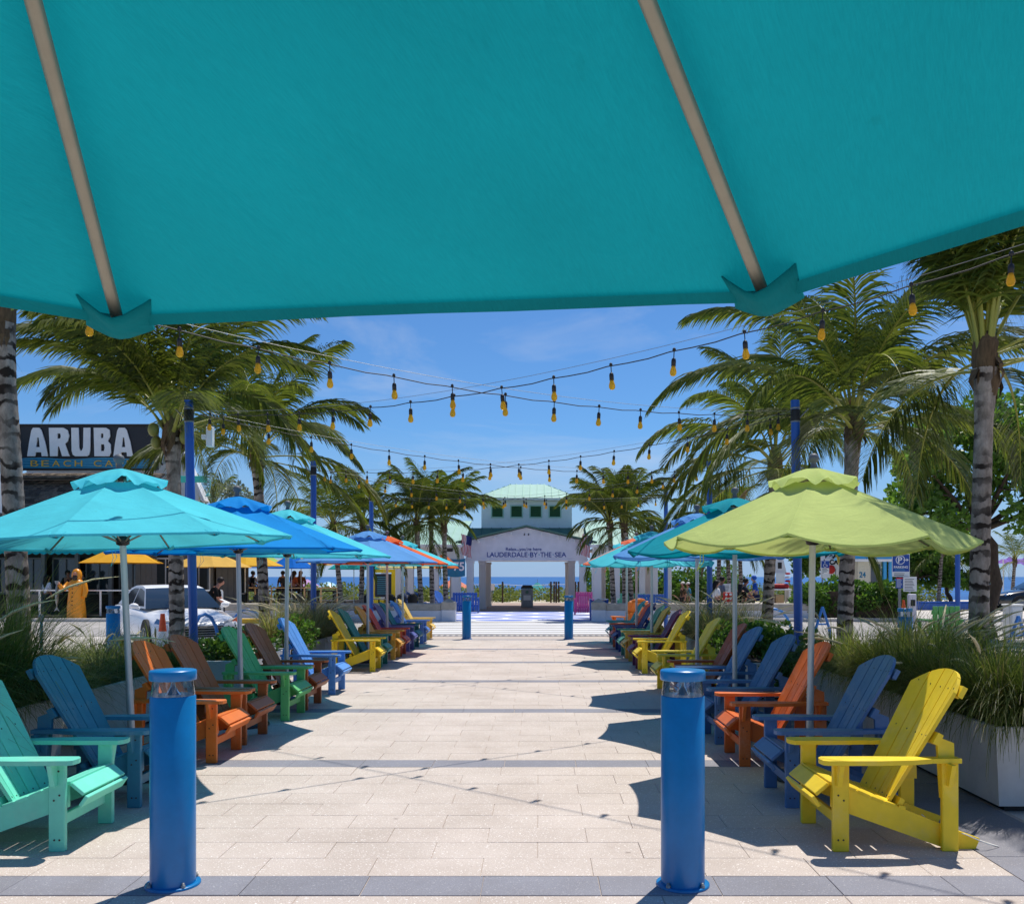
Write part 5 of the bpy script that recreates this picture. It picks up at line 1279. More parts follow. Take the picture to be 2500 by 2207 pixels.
# ================================================================== people
def skinmesh(joints, edges, grow=0.0, mat=None, name='body', subs=1):
    names = list(joints); me = bpy.data.meshes.new('s'); me.from_pydata([joints[k][0] for k in names], [(names.index(a), names.index(b)) for a, b in edges], []); o = bpy.data.objects.new('s', me); col.objects.link(o)
    md = o.modifiers.new('skin', 'SKIN'); md.use_smooth_shade = True; ss = o.modifiers.new('sub', 'SUBSURF'); ss.levels = subs; ss.render_levels = subs
    sv = me.skin_vertices[0].data
    for i, k in enumerate(names): r = joints[k][1] + grow; sv[i].radius = (r, r); sv[i].use_root = (i == 0)
    dg = bpy.context.evaluated_depsgraph_get(); out_ = bpy.data.meshes.new_from_object(o.evaluated_get(dg)); bpy.data.objects.remove(o); bpy.data.meshes.remove(me)
    out_.name = name; out_.materials.clear(); out_.materials.append(mat)
    return out_
def pose(kind):
    J = {}
    if kind == 'stand': pz, lean, seat = .93, .03, False
    elif kind == 'bend': pz, lean, seat = .90, .62, False
    else: pz, lean, seat = .55, {'sit': .12, 'reach': .18}[kind], True
    def T(h, f=0, y=0):      # point on the torso, h above pelvis
        return (h*math.sin(lean)+f*math.cos(lean), y, pz + h*math.cos(lean) - f*math.sin(lean))
    J['pelvis'] = ((0,0,pz), .125); J['spine'] = (T(.2), .115); J['chest'] = (T(.40), .135); J['neck'] = (T(.56), .055)
    hl = .25 if kind != 'stand' else 0.0
    hb = Vector(T(.62)); fw = Vector((math.cos(lean*.5+hl), 0, -math.sin(lean*.5+hl))); upv = Vector((math.sin(lean*.5+hl), 0, math.cos(lean*.5+hl)))
    J['jaw'] = (tuple(hb + fw*.02 + upv*.02), .068); J['head'] = (tuple(hb + fw*.015 + upv*.10), .092); J['crown'] = (tuple(hb + upv*.17 - fw*.005), .078); J['nose'] = (tuple(hb + fw*.112 + upv*.07), .016)
    for s, n in ((-1,'R'),(1,'L')):
        J['sh'+n] = (T(.47,0,s*.17), .062)
        if kind == 'reach' and s < 0: el, wr, hd = T(.30,.20,s*.25), T(.14,.40,s*.24), T(.08,.49,s*.23)
        elif kind == 'bend': el, wr, hd = T(.28,.22,s*.22), T(.22,.42,s*.12), T(.22,.50,s*.08)
        elif kind == 'stand': el, wr, hd = T(.20,-.03,s*.25), T(-.04,.04,s*.26), T(-.13,.06,s*.26)
        else: el, wr, hd = T(.22,.05,s*.25), T(.12,.26,s*.18), T(.12,.35,s*.14)
        J['el'+n] = (el, .046); J['wr'+n] = (wr, .03); J['hd'+n] = (hd, .036)
        J['hip'+n] = ((0.0,s*.095,pz-.05), .098)
        if seat: kn, an, to = (.42,s*.13,pz-.03), (.40,s*.13,.10), (.54,s*.14,.05)
        else: kn, an, to = (.03,s*.10,.50), (-.01,s*.10,.09), (.13,s*.11,.05)
        J['kn'+n] = (kn, .062); J['an'+n] = (an, .042); J['to'+n] = (to, .036)
    E = [('pelvis','spine'),('spine','chest'),('chest','neck'),('neck','jaw'),('jaw','head'),('head','crown'),('head','nose')]
    for n in 'RL': E += [('chest','sh'+n),('sh'+n,'el'+n),('el'+n,'wr'+n),('wr'+n,'hd'+n),('pelvis','hip'+n),('hip'+n,'kn'+n),('kn'+n,'an'+n),('an'+n,'to'+n)]
    return J, E, hb, fw, upv
PO = {}
for kd in ('stand', 'bend', 'sit', 'reach'):
    J, E, hb, fw, upv = pose(kd); sub = lambda ks: ({k: J[k] for k in J if k in ks}, [e for e in E if e[0] in ks and e[1] in ks])
    body = skinmesh(J, E, 0, M['skin'], 'body')
    sj, se = sub({'pelvis','spine','chest','shR','shL','elR','elL'}); shirt = skinmesh(sj, se, .018, M['cloth'], 'shirt')
    tj, te = sub({'pelvis','hipR','hipL','knR','knL','anR','anL'}); tr = skinmesh(tj, te, .016, M['cloth'], 'trousers')
    b = MB(); b.ball((0,0,0), .108, 12, 8); q = []
    Rm = Matrix((fw, Vector((0,1,0)), upv)).transposed()
    for v in b.v:
        p = Vector(v); p.x -= .028; p.z += .012
        if p.x > .05 and p.z < .045: p.x = .05
        q.append(tuple(hb + upv*.10 + Rm @ p))
    b.v = q; short = b.mesh('hair', M['hair'])
    b2 = MB(); b2.v = list(q); b2.f = list(b.f); b2.sm = list(b.sm); b2.mi = list(b.mi)
    bp = hb + upv*.08 - fw*.07; b2.tube([bp+upv*.06, bp-upv*.08, bp-upv*.24-fw*.03, bp-upv*.40-fw*.03], [.085,.095,.085,.03], 10); longh = b2.mesh('hair', M['hair'])
    b3 = MB(); b3.ball((0,0,0), .112, 12, 8); b3.v = [tuple(hb + upv*.125 + Rm @ Vector((x-.005, y, max(z, -.01)))) for x, y, z in b3.v]
    pr = [(-.08,.09),(.08,.09),(.06,.19),(-.06,.19)]; b3.add([hb + upv*.12 + Rm @ Vector((f, y, 0)) for y, f in pr] + [hb + upv*.132 + Rm @ Vector((f, y, 0)) for y, f in pr], [(0,1,2,3),(7,6,5,4),(0,4,5,1),(1,5,6,2),(2,6,7,3),(3,7,4,0)]); cap = b3.mesh('cap', M['cloth'])
    PO[kd] = (body, shirt, tr, short, longh, cap)
def person(kd, x, y, z, rz, label, shirt, trs, hair='short', hc=(24,18,15), skin=(176,128,100), capc=None, sc=1.0, group=None):
    B_, S_, T_, sh, lo, cp = PO[kd]; root = thing('person', label, 'person', (x, y, z), rz, group); root.scale = (sc,)*3
    mk('body', B_, root, c(*skin)); mk('shirt', S_, root, c(*shirt)); mk('trousers', T_, root, c(*trs))
    mk('hair', lo if hair == 'long' else sh, root, c(*hc))
    if capc: mk('cap', cp, root, c(*capc))
    return root
# by the hedge-side wall
person('reach', XU(1812,34.0), 34.0, .18, R(-12), 'person in navy t-shirt seated behind the white wall reaching forward', (34,40,54), (30,34,48), 'short', (20,16,14), (150,100,76))
person('sit', XU(1806,33.2), 33.15, .14, R(70), 'person in black top sitting on the white wall facing away', (14,13,15), (24,28,44), 'long', (14,12,12), (170,120,96), None, .88)
person('sit', XU(1744,34.1), 34.1, .10, R(20), 'person with long black hair and white top at the red game board', (228,226,226), (60,66,90), 'long', (14,12,12), (190,140,112))
person('sit', XU(1758,35.0), 35.0, .24, R(10), 'person in grey-blue top behind the long-haired person', (96,108,130), (50,52,60), 'short', (16,13,12), (150,102,80))
person('stand', XU(1668,46), 46, -.42, R(200), 'person in white cap and dark top by the pavilion columns', (92,84,70), (60,60,70), 'short', (60,40,30), (200,150,126), (236,234,230))
person('stand', XU(1681,47), 47, -.45, R(190), 'person in white cap standing behind another capped person', (70,140,170), (60,60,70), 'short', (60,40,30), (200,150,126), (232,230,228))
person('sit', XU(1846,36), 36, .28, R(170), 'person in bright blue top with white front beside the white booth', (34,84,178), (30,40,80), 'short', (30,90,190), (190,150,130))
# cafe side
person('bend', XU(505,27), 27, GZ, R(10), 'person in black shirt bending forward with papers behind the white car', (18,18,20), (24,24,28), 'short', (30,22,18), (186,128,104))
b = MB(); b.bbox((-.15,-.11,0),(.15,.11,.012),.002, Matrix.Rotation(.4,4,'Y')); o = b.build('papers', M['white']); o.location = (XU(505,27)+.62, 26.8, .87); tag(o, 'white papers held by the person in black behind the car', 'papers')
person('stand', XU(118,37), 36.9, -.08, R(60), 'person with long dark hair and white sleeveless top at the cafe railing', (226,226,236), (50,50,66), 'long', (18,14,13), (170,116,92))
person('stand', XU(168,37.6), 37.5, .10, R(-40), 'person in black standing behind the yellow statue, cap on', (20,19,22), (26,26,30), 'short', (20,16,15), (120,84,66), (20,20,22))
person('stand', XU(205,37.8), 37.7, .10, R(-120), 'person in dark shirt half hidden behind the yellow statue', (32,30,34), (26,26,30), 'short', (20,16,15), (150,104,84))
dn = ['in dark top nearest the tiled column', 'in brown top second from the tiled column', 'in grey top with a white sleeve neighbour', 'in black top leaning to a neighbour', 'in white shirt at the middle of the terrace', 'in dark grey top by the ringed palm', 'in rust top near the lilac beach parasol', 'in brown top with long auburn hair']
for k, (u, sh_, hr) in enumerate(((566,(40,30,28),'short'),(578,(80,50,36),'short'),(599,(70,70,76),'short'),(609,(18,18,20),'short'),(635,(226,224,220),'short'),(688,(52,50,54),'short'),(715,(150,74,46),'long'),(729,(96,58,40),'long'))):
    person('sit', XU(u,44), 44+.3*(k % 2), .52, R(90+40*(k % 3-1)), 'seated diner '+dn[k], sh_, (40,40,50), hr, (26,18,14) if k != 7 else (96,48,28), (150,104,82), None, 1.0, 'diners on the terrace')
b = MB(); b.box((-14.5,43,GZ),(-9.2,46,.44)); struct('dining_platform', b, M['darkinside'])
for k in range(4):
    t_ = thing('terrace_bench', ['dark bench under the diners nearest the tiled column','dark bench under the diner in white','dark bench under the diners by the ringed palm','dark bench under the long-haired diners'][k], 'bench', (-14.2+k*1.25, 44.2, .44), 0, 'benches on the terrace')
    q = MB(); q.bbox((-.5,-.3,.44),(.5,.3,.50),.01); q.build('seat', M['darkinside'], t_)
    for sx in (-.42,.42):
        q = MB(); q.bbox((sx-.04,-.25,0),(sx+.04,.25,.44),.006); q.build('leg', M['darkinside'], t_)

# ================================================================== the fisherman statue
st = thing('fisherman_statue', 'statue of bearded fisherman in yellow-orange raincoat holding up a fish', 'statue', (XU(187,34.2), 34.2, GZ), R(0))
YC = c(236,150,26)
b = MB(); secs = [(0,.33,.27),(.05,.34,.28),(.4,.33,.27),(.8,.30,.25),(1.1,.29,.24),(1.3,.31,.24),(1.42,.28,.22),(1.50,.18,.16),(1.55,.12,.11)]
n = 24; vs = []
for (z, rx, ry) in secs:
    for k in range(n):
        a = 2*pi*k/n; f = 1 + (.05*math.sin(a*7+z*2) if z < 1.1 else .02*math.sin(a*5)); vs.append((rx*f*math.cos(a), ry*f*math.sin(a), z))
b.add(vs, [(i*n+k, i*n+(k+1) % n, (i+1)*n+(k+1) % n, (i+1)*n+k) for i in range(len(secs)-1) for k in range(n)], True); b.build('raincoat', M['paint'], st, YC)
b = MB(); b.tube([(-.26,-.02,1.38),(-.42,-.14,1.16),(-.46,-.26,1.22),(-.50,-.30,1.32)], [.11,.10,.085,.075], 10); b.build('raised_sleeve', M['paint'], st, YC)
b = MB(); b.tube([(.27,0,1.38),(.36,-.04,1.1),(.33,-.10,.86)], [.11,.10,.085], 10); b.build('lowered_sleeve', M['paint'], st, YC)
b = MB(); b.lathe([(.13,1.48),(.17,1.56),(.185,1.68),(.165,1.80),(.11,1.89),(.02,1.93)], 18, (0,.02,0)); b.v = [(x, y if y > -.12 else -.12, z) for x, y, z in b.v]; b.build('hood', M['paint'], st, YC)
b = MB(); b.ball((0,-.085,1.70), .105, 12, 8, 0, (1,.8,1.15)); b.ball((0,-.18,1.70), .022, 8, 5); b.ball((-.04,-.165,1.735), .014, 6, 4); b.ball((.04,-.165,1.735), .014, 6, 4); b.build('face', M['skin'], st, c(186,128,100))
b = MB(); b.ball((0,-.13,1.58), .105, 12, 8, 0, (1,.6,1.25)); b.v = [(x+.01*math.sin(z*90), y, z) for x, y, z in b.v]; b.build('beard', M['hair'], st, c(60,48,40))
b = MB(); b.ball((-.51,-.32,1.37), .055, 8, 6)
for k in range(4): b.tube([(-.50+.0*k,-.33-.02,1.34+.022*k),(-.54,-.385,1.35+.022*k),(-.575,-.35,1.35+.022*k)], .013, 6)
b.build('hand', M['skin'], st, c(200,148,120))
for k in range(6):
    b = MB(); z = .55+.155*k; b.tube([(-.03,-.225-.03*(z < 1.0),z),(-.03,-.275-.03*(z < 1.0),z)], .018, 8); b.build('button', M['black'], st)
b = MB(); b.bbox((.06,-.262,1.27),(.19,-.235,1.35),.004); b.build('badge', M['darkmetal'], st); b = MB(); b.bbox((.09,-.268,1.285),(.17,-.2625,1.335),.002); b.build('badge_print', M['signwhite'], st)
b = MB(); b.lathe([(.30,-.005),(.34,.0),(.34,.03),(.3,.035)], 20); b.build('foot_plate', M['darkmetal'], st)
fs_ = thing('fish', 'silver fish held up by the yellow raincoat statue', 'fish', (XU(187,34.2)-.55, 33.83, 1.35))
b = MB(); b.tube([(0,0,.05),(0,0,0),(0,0,-.15),(0,0,-.4),(0,0,-.65),(0,0,-.82),(0,0,-.9)], [.02,.03,.075,.11,.09,.035,.02], 12, True, True, 0, .5); b.build('fish_body', M['steel'], fs_)
b = MB(); b.prism([(0,-.86),(-.11,-1.05),(0,-.99),(.11,-1.05)], (0,-.005,0), (1,0,0), (0,0,1), .01); b.build('tail_fin', M['steel'], fs_)
b = MB(); b.prism([(-.08,.1),(.08,.1),(.05,-.02),(-.05,-.02)], (0,-.006,0), (1,0,0), (0,0,1), .012); b.build('fish_head', M['steel'], fs_)

# ================================================================== cars
def car(label, x, y, rz, paint, hgt=1.42, name='parked_car', suv=0.0):
    root = thing(name, label, 'car', (x, y, GZ), rz); zs = hgt/1.42
    S = [(2.38,.60,.30,.52,.56),(2.30,.76,.24,.62,.66),(2.10,.85,.20,.68,.75),(1.7,.89,.18,.74,.84),(1.2,.91,.18,.82,.91),(.85,.915,.18,.86,.95),(0,.915,.18,.88,.95),(-.9,.915,.18,.92,.96),(-1.6,.90,.2,.95,1.0),(-2.05,.87,.24,.94,1.02),(-2.30,.80,.30,.86,.96),(-2.40,.68,.40,.70,.80)]
    b = MB(); vs = []; n = 14
    for (xx, w_, zb, ze, zt) in S:
        half = [(0,zb),(w_*.85,zb),(w_*.98,zb+.10),(w_,zb+.30*(ze-zb)+.05),(w_*.985,lerp(zb,ze,.8)),(w_*.93,ze),(w_*.6,lerp(ze,zt,.75)),(0,zt)]
        ring = half + [(-a, z) for a, z in half[1:-1][::-1]]
        vs += [(xx, a, z*zs) for a, z in ring]
    n = 14; m = len(S); fs = [(i*n+k, i*n+(k+1) % n, (i+1)*n+(k+1) % n, (i+1)*n+k) for i in range(m-1) for k in range(n)]
    fs += [tuple(range(n))[::-1], tuple((m-1)*n+k for k in range(n))]
    b.add(vs, [f[::-1] for f in fs], True); b.build('body', paint, root)
    # greenhouse: roof shell and pillars as the painted frame, glass just inside
    q = suv
    prof = [(1.02,.93),(.25,1.36),(-.15,1.415),(-.75,1.42),(-1.15-q*.5,1.36+q*.05),(-1.85-q*.3,.985)]
    yb, yt = .80, .60
    def yw(z): return lerp(yb, yt, (z-.93)/.49)
    g = MB(); vs = []
    for (xx, z) in prof: w_ = yw(z); vs += [(xx,-w_,z*zs),(xx,-w_*.5,z*zs+.012),(xx,0,z*zs+.018),(xx,w_*.5,z*zs+.012),(xx,w_,z*zs)]
    fs = [(i*5+k, i*5+k+1, (i+1)*5+k+1, (i+1)*5+k) for i in range(5) for k in range(4)]
    g.add(vs, fs, True, 0); g.mi = [1 if f//4 in (0, 4) else 0 for f in range(20)]
    for s in (-1, 1):
        pts = [(xx, s*yw(z), z*zs) for xx, z in prof]; g.add([*pts], [(0,1,2,3,4,5) if s < 0 else (5,4,3,2,1,0)], False, 0)
    g.build('cabin', [paint, M['carglass']], root)
    for s in (-1, 1):
        def sp(xx, z): return (xx, s*(yw(z)+.006), z*zs)
        for poly in ([(.80,.98),(.26,1.30),(-.10,1.355),(-.28,1.36),(-.28,.98)], [(-.36,.98),(-.36,1.36),(-.78,1.36),(-1.08-q*.4,1.30),(-1.45-q*.5,1.0)]):
            gl = MB(); gl.add([sp(*p) for p in poly], [tuple(range(len(poly))) if s > 0 else tuple(range(len(poly)))[::-1]]); gl.build('side_window', M['carglass'], root)
        b = MB(); b.ball((.72, s*.97, .99*zs), .10, 10, 6, 0, (.6,1,.62)); b.tube([(.72,s*.85,.93*zs),(.72,s*.95,.97*zs)], .03, 6); b.build('mirror', paint, root)
        for wx in (1.45, -1.40):
            b = MB(); b.tube([(wx,s*.70,.33),(wx,s*.917,.33)], .40, 24); b.build('wheel_arch', M['tyre'], root)
            b = MB(); b.tube([(wx,s*.72,.33),(wx,s*.90,.33),(wx,s*.928,.33)], [.33,.33,.30], 28); wo = b.build('wheel', M['tyre'], root)
            b = MB(); b.tube([(wx,s*.90,.33),(wx,s*.932,.33)], .225, 24)
            for k in range(7):
                a = 2*pi*k/7; b.tube([(wx,s*.936,.33),(wx+.2*math.cos(a),s*.936,.33+.2*math.sin(a))], [.04,.025], 5)
            b.build('rim', M['steel'], wo)
        b = MB(); b.add([(2.20,s*.56,.60*zs),(2.30,s*.42,.58*zs),(2.31,s*.46,.69*zs),(2.05,s*.80,.76*zs),(2.06,s*.86,.66*zs)], [(0,1,2,3,4) if s < 0 else (4,3,2,1,0)]); 
        b.v = [(x+.03, y*1.02, z) for x, y, z in b.v]; b.build('headlight', M['chrome'], root)
        b = MB(); b.bbox((-.20,s*.915-.015,.80),(-.02,s*.915+.015,.83),.006); b.build('door_handle', paint, root)
        b = MB(); b.bbox((-2.36,s*.62-.12,.72),(-2.26,s*.62+.12,.84),.02); b.build('tail_light', M['red'], root)
    b = MB(); b.bbox((2.33,-.46,.36*zs),(2.405,.46,.60*zs),.03); gr = b.build('grille', M['black'], root)
    for k in range(4):
        q_ = MB(); z = (.40+.05*k)*zs; q_.bbox((2.40,-.43,z),(2.418,.43,z+.016),.004); q_.build('grille_bar', M['chrome'], gr)
    b = MB(); b.bbox((2.30,-.60,.22),(2.40,.60,.33),.03); b.build('bumper', paint, root)
    return root
car('white sedan parked behind the leaf green and rust chairs', XU(412,20.4), 20.6, R(-54), M['carwhite'], 1.42)
car('black car parked beyond the spreading tree', XU(2540,44), 44, R(180), M['carblack'], 1.55, 'parked_car', .6)
# ================================================================== street furniture
def bikerack(x, y, rz, label, h=.85):
    root = thing('bike_rack', label, 'bike rack', (x, y, GZ), rz, 'curved blue bike racks')
    b = MB(); pts = [(-.36,0,0),(-.36,0,h*.25),(-.33,0,h*.45),(-.36,0,h*.6),(-.33,0,h*.82),(-.22,0,h*.97),(-.08,0,h),(.08,0,h*.93),(.20,0,h*.76),(.30,0,h*.45),(.38,0,h*.12),(.40,0,0)]
    b.tube(pts, .03, 10); b.build('hoop', M['paint'], root, c(60,134,214))
    for xx in (-.36,.40):
        q = MB(); q.lathe([(.07,0),(.07,.008),(.032,.012)], 12, (xx,0,0)); q.build('foot_plate', M['paint'], root, c(60,134,214))
bikerack(XU(613,20), 20, R(20), 'curved blue bike rack behind the brown rust chair', .9)
bikerack(XU(508,16.2), 16.2, R(70), 'curved blue bike rack in front of the white car', .95)
bikerack(XU(1900,20.3), 20.3, R(-10), 'curved blue bike rack beside the dark-trunked palm', .9)
def arack(x, y, rz, label, h=.95):
    root = thing('bike_rack', label, 'bike rack', (x, y, GZ), rz, 'pointed blue bike racks')
    for s in (-1, 1): b = MB(); b.tube([(s*.22,0,0),(s*.16,0,h*.5),(0,0,h)], [.032,.032,.03], 8); b.build('leg', M['paint'], root, c(40,110,190))
    b = MB(); b.tube([(-.13,0,h*.6),(.13,0,h*.6)], .02, 8); b.build('crossbar', M['paint'], root, c(40,110,190))
arack(XU(2008,20), 20, R(10), 'pointed blue bike rack before the end of the white wall'); arack(XU(2486,16.5), 16.5, R(5), 'pointed blue bike rack beside the low clipped hedge', .9)
def cone(x, y, label, h=.72):
    root = thing('traffic_cone', label, 'cone', (x, y, GZ), rnd(0,1), 'traffic cones')
    b = MB(); b.bbox((-.18,-.18,0),(.18,.18,.035),.01); b.build('base', M['orangeplastic'], root)
    b = MB(); b.lathe([(.13,.035),(.105,h*.3)], 18); b.build('cone', M['orangeplastic'], root)
    b = MB(); b.lathe([(.106,h*.3),(.075,h*.62)], 18); b.build('white_band', M['signwhite'], root)
    b = MB(); b.lathe([(.075,h*.62),(.045,h*.93),(.04,h)], 18); b.build('tip', M['orangeplastic'], root)
cone(XU(397,17.6), 17.6, 'orange and white cone in front of the white car', .9); cone(XU(2206,31), 31, 'orange cone near the hedge behind a bollard', .82)
def bench(x, y, rz, label, colr, w_=.85, h=.98, n=7):
    root = thing('slatted_bench', label, 'bench', (x, y, GZ), rz, 'slatted benches'); cl = c(*colr)
    for k in range(n): xx = lerp(-w_/2, w_/2, (k+.5)/n); b = MB(); b.bbox((xx-w_/n*.42,-.02,.10),(xx+w_/n*.42,.015,h),.006); b.build('back_slat', M['lumber'], root, cl)
    for z in (.3, .8): b = MB(); b.bbox((-w_/2,.016,z),(w_/2,.05,z+.09),.006); b.build('back_rail', M['lumber'], root, cl)
    for k in range(4): b = MB(); b.bbox((-w_/2,.07+k*.11,.42),(w_/2,.16+k*.11,.45),.006); b.build('seat_slat', M['lumber'], root, cl)
    for s in (-1, 1):
        b = MB(); b.bbox((s*w_/2-.03+s*.035,-.01,0),(s*w_/2+.03+s*.035,.06,.66),.006); b.build('leg', M['lumber'], root, cl)
        b = MB(); b.bbox((s*w_/2-.03+s*.035,.46,0),(s*w_/2+.03+s*.035,.53,.62),.006); b.build('leg', M['lumber'], root, cl)
        b = MB(); b.bbox((s*w_/2-.05+s*.035,-.03,.661),(s*w_/2+.05+s*.035,.55,.69),.006); b.build('arm', M['lumber'], root, cl)
bench(XU(2310,19.6), 19.6, R(4), 'green slatted bench seen from behind beside the ringed palm', (84,160,84), .62, .98, 5)
bench(XU(1426,38.2), 38.2, R(-4), 'magenta slatted bench seen from behind beside the pavilion', (196,70,140), .72, .98, 8)
for k, (u, d, cc, lb) in enumerate(((1590,36.5,(40,96,180),'blue slatted bench behind the hedge-side wall'), (1545,38,(60,150,120),'green slatted bench behind the hedge-side wall'), (1135,40.2,(44,96,180),'blue slatted bench in front of the pavilion column'))): bench(XU(u,d), d, 0, lb, cc, 1.1, .92, 9)
root = thing('menu_board', 'blue framed board beside the white wall pillar', 'board', (XU(1462,33.6), 33.6, GZ))
b = MB(); b.bbox((-.31,-.02,.06),(.31,.02,.74),.01); b.build('panel', M['pole_blue'], root)
for s in (-1,1): b = MB(); b.bbox((s*.31-.03,-.2,0),(s*.31+.03,.2,.78),.01); b.build('leg', M['pole_blue'], root)
b = MB(); b.bbox((-.35,-.2,.78),(.35,.2,.80),.01); b.build('top', M['white'], root)
# litter bin in the passage
root = thing('litter_bin', 'grey litter bin with dark hood in the pavilion passage', 'bin', (XU(1287,47), 47, -.013))
b = MB(); b.bbox((-.31,-.25,.02),(.31,.25,.98),.02); b.build('cabinet', M['steel'], root)
b = MB(); b.bbox((-.33,-.27,1.0),(.33,.27,1.06),.015); b.prism([(-.32,1.06),(.32,1.06),(.22,1.18),(-.22,1.18)], (0,.2,0), (1,0,0), (0,0,1), .4); b.build('hood', M['darkmetal'], root)
b = MB(); b.bbox((-.19,-.26,.40),(.19,-.251,.66),.003); b.build('notice', M['sidingblue'], root)
b = MB(); b.tube([(0,-.251,.82),(0,-.262,.82)], .085, 20); b.build('emblem', M['greendark'], root)
# rope fence and small notice before the dunes
for k, (u, d) in enumerate(((1196,56),(1227,56.2),(1345,56.4),(1353,57),(1358,56.2),(1364,57),(1405,56.5),(1412,56.8))):
    x = XU(u, d); b = MB(); b.tube([(0,0,0),(0,0,1.32)], .055, 8); o = b.build('rope_post', M['bark']); o.location = (x, d, GZ)
    tag(o, ['timber rope post carrying the small white notice','timber rope post left of the litter bin','timber rope post, first of the tight group at the sea gap','timber rope post, second of the tight group at the sea gap','timber rope post, third of the tight group at the sea gap','timber rope post, last of the tight group at the sea gap','timber rope post beside the passage column, nearer the sea gap','timber rope post beside the passage column, nearer the wing'][k].replace('left of','before the dune near'), 'post', 'timber rope posts before the dunes')
root = thing('rope', 'pale rope strung between timber posts before the dunes', 'rope', (0,0,0)); b = MB(); b.tube([(XU(1100,56),56,1.1),(XU(1196,56),56,1.12),(XU(1227,56.2),56.2,1.12),(XU(1290,56.3),56.25,1.04),(XU(1345,56.4),56.4,1.12),(XU(1412,56.8),56.8,1.12)], .014, 5); b.build('rope_line', M['cord'], root)
root = thing('beach_notice', 'small white notice on a post at the passage edge', 'sign', (XU(1201,55.6), 55.6, 0)); b = MB(); b.bbox((-.16,-.02,ZV(1441,55.6)),(.16,.0,ZV(1425,55.6)),.004); b.build('panel', M['signwhite'], root); b = MB(); b.bbox((-.03,.002,GZ),(.03,.04,ZV(1425,55.6)),.004); b.build('post', M['steel'], root)
# ---- signs
def lines(root, x0, x1, z0, z1, n, y, mat, seed=0):
    rg = random.Random(seed); b = MB()
    for k in range(n):
        z = lerp(z1, z0, (k+.5)/n); h = (z1-z0)/n*.34; b.bbox((x0,y-.002,z-h/2),(lerp(x0,x1,rg.uniform(.7,1)),y,z+h/2),.0005)
    b.build('print', M[mat], root)['kind'] = 'stuff'
d = 32.0; root = thing('parking_sign', 'blue parking sign with white circled P and arrow', 'sign', (XU(2199,d), d, 0))
b = MB(); b.tube([(0,.05,GZ),(0,.05,2.45)], .035, 8); b.build('post', M['steel'], root)
z0, z1 = ZV(1396,d), ZV(1353,d); w_ = 21/2200*d; b = MB(); b.bbox((-w_-.01,-.012,z0-.17),(w_+.01,.0,z1+.01),.004); b.build('border', M['signwhite'], root)
b = MB(); b.bbox((-w_+.01,-.018,z0+.01),(w_-.01,-.0125,z1-.01),.003); b.build('panel', M['signblue'], root)
b = MB(); n = 28; vs = []
for k in range(n):
    a = 2*pi*k/n; vs += [(-.02+.165*math.cos(a),-.022,z1-.20+.165*math.sin(a)),(-.02+.14*math.cos(a),-.022,z1-.20+.14*math.sin(a))]
b.add(vs, [(2*k, 2*((k+1) % n), 2*((k+1) % n)+1, 2*k+1) for k in range(n)]); b.build('ring', M['signwhite'], root)
text('P', M['signwhite'], root, (-.03,-.02,z1-.20), .15, .21, .003, .03); text('PARKING', M['signwhite'], root, (0,-.02,z1-.455), .50, .085, .003, .03)
b = MB(); b.add([(.08,-.023,z1-.215),(.20,-.023,z1-.215),(.20,-.023,z1-.255),(.28,-.023,z1-.20),(.20,-.023,z1-.145),(.20,-.023,z1-.185),(.08,-.023,z1-.185)], [(0,1,2,3,4,5,6)]); b.build('arrow', M['signwhite'], root)
lines(root, -.22, .22, z0+.02, z0+.12, 3, -.0185, 'aqualine', 3); lines(root, -.24, .24, z0-.14, z0-.03, 2, -.0125, 'darkmetal', 4)
for (u0,u1,v0,v1,mt,pm,lb) in ((2187,2204,1409,1436,'signblue','signwhite','small blue notice with a red strip under the parking sign'), (2205,2238,1408,1444,'signwhite','darkmetal','white notice full of dark lines beside the parking sign post')):
    x0_, x1_ = XU(u0,d-.1), XU(u1,d-.1); zz0, zz1 = ZV(v1,d-.1), ZV(v0,d-.1); root = thing('notice', lb, 'sign', ((x0_+x1_)/2, d-.1, 0)); hw = (x1_-x0_)/2
    b = MB(); b.bbox((-hw,-.01,zz0),(hw,.005,zz1),.004); b.build('panel', M[mt], root); lines(root, -hw*.8, hw*.8, zz0+.03, zz1-.06, 8, -.0105, pm, u0)
    b = MB(); b.bbox((-.03,.006,GZ),(.03,.05,zz1),.004); b.build('post', M['steel'], root)
    if mt == 'signblue': b = MB(); b.bbox((-hw*.95,-.014,zz1-.06),(hw*.95,-.0105,zz1-.01),.001); b.build('red_strip', M['red'], root)
root = thing('pay_station', 'grey pay station box under the white parking notice', 'pay station', (XU(2226,d-.4), d-.4, GZ)); b = MB(); b.bbox((-.13,-.1,0),(.13,.1,1.02),.02); b.build('cabinet', M['wallwhite'], root); b = MB(); b.bbox((-.08,-.106,.6),(.08,-.1005,.82),.004); b.build('screen', M['darkmetal'], root)
d = 36; root = thing('disabled_sign', 'blue wheelchair parking sign on a leaning grey post', 'sign', (XU(2015,d), d, 0))
b = MB(); b.tube([(-.25,.05,GZ),(-.02,.05,2.3)], .03, 8); b.build('post', M['steel'], root)
z0, z1 = ZV(1386,d), ZV(1369,d); b = MB(); b.bbox((-.16,-.01,z0),(.16,.0,z1),.006); b.build('panel', M['signblue'], root)
b = MB(); b.ball((-.02,-.014,z1-.045), .022, 8, 5, 0, (1,.3,1)); b.tube([(-.02,-.014,z1-.075),(-.02,-.014,z1-.15),(.05,-.014,z1-.15),(.08,-.014,z1-.22)], .011, 6); vs = []
for k in range(16): a = lerp(1.9, 6.1, k/15); vs.append((-.02+.065*math.cos(a), -.014, z1-.185+.065*math.sin(a)))
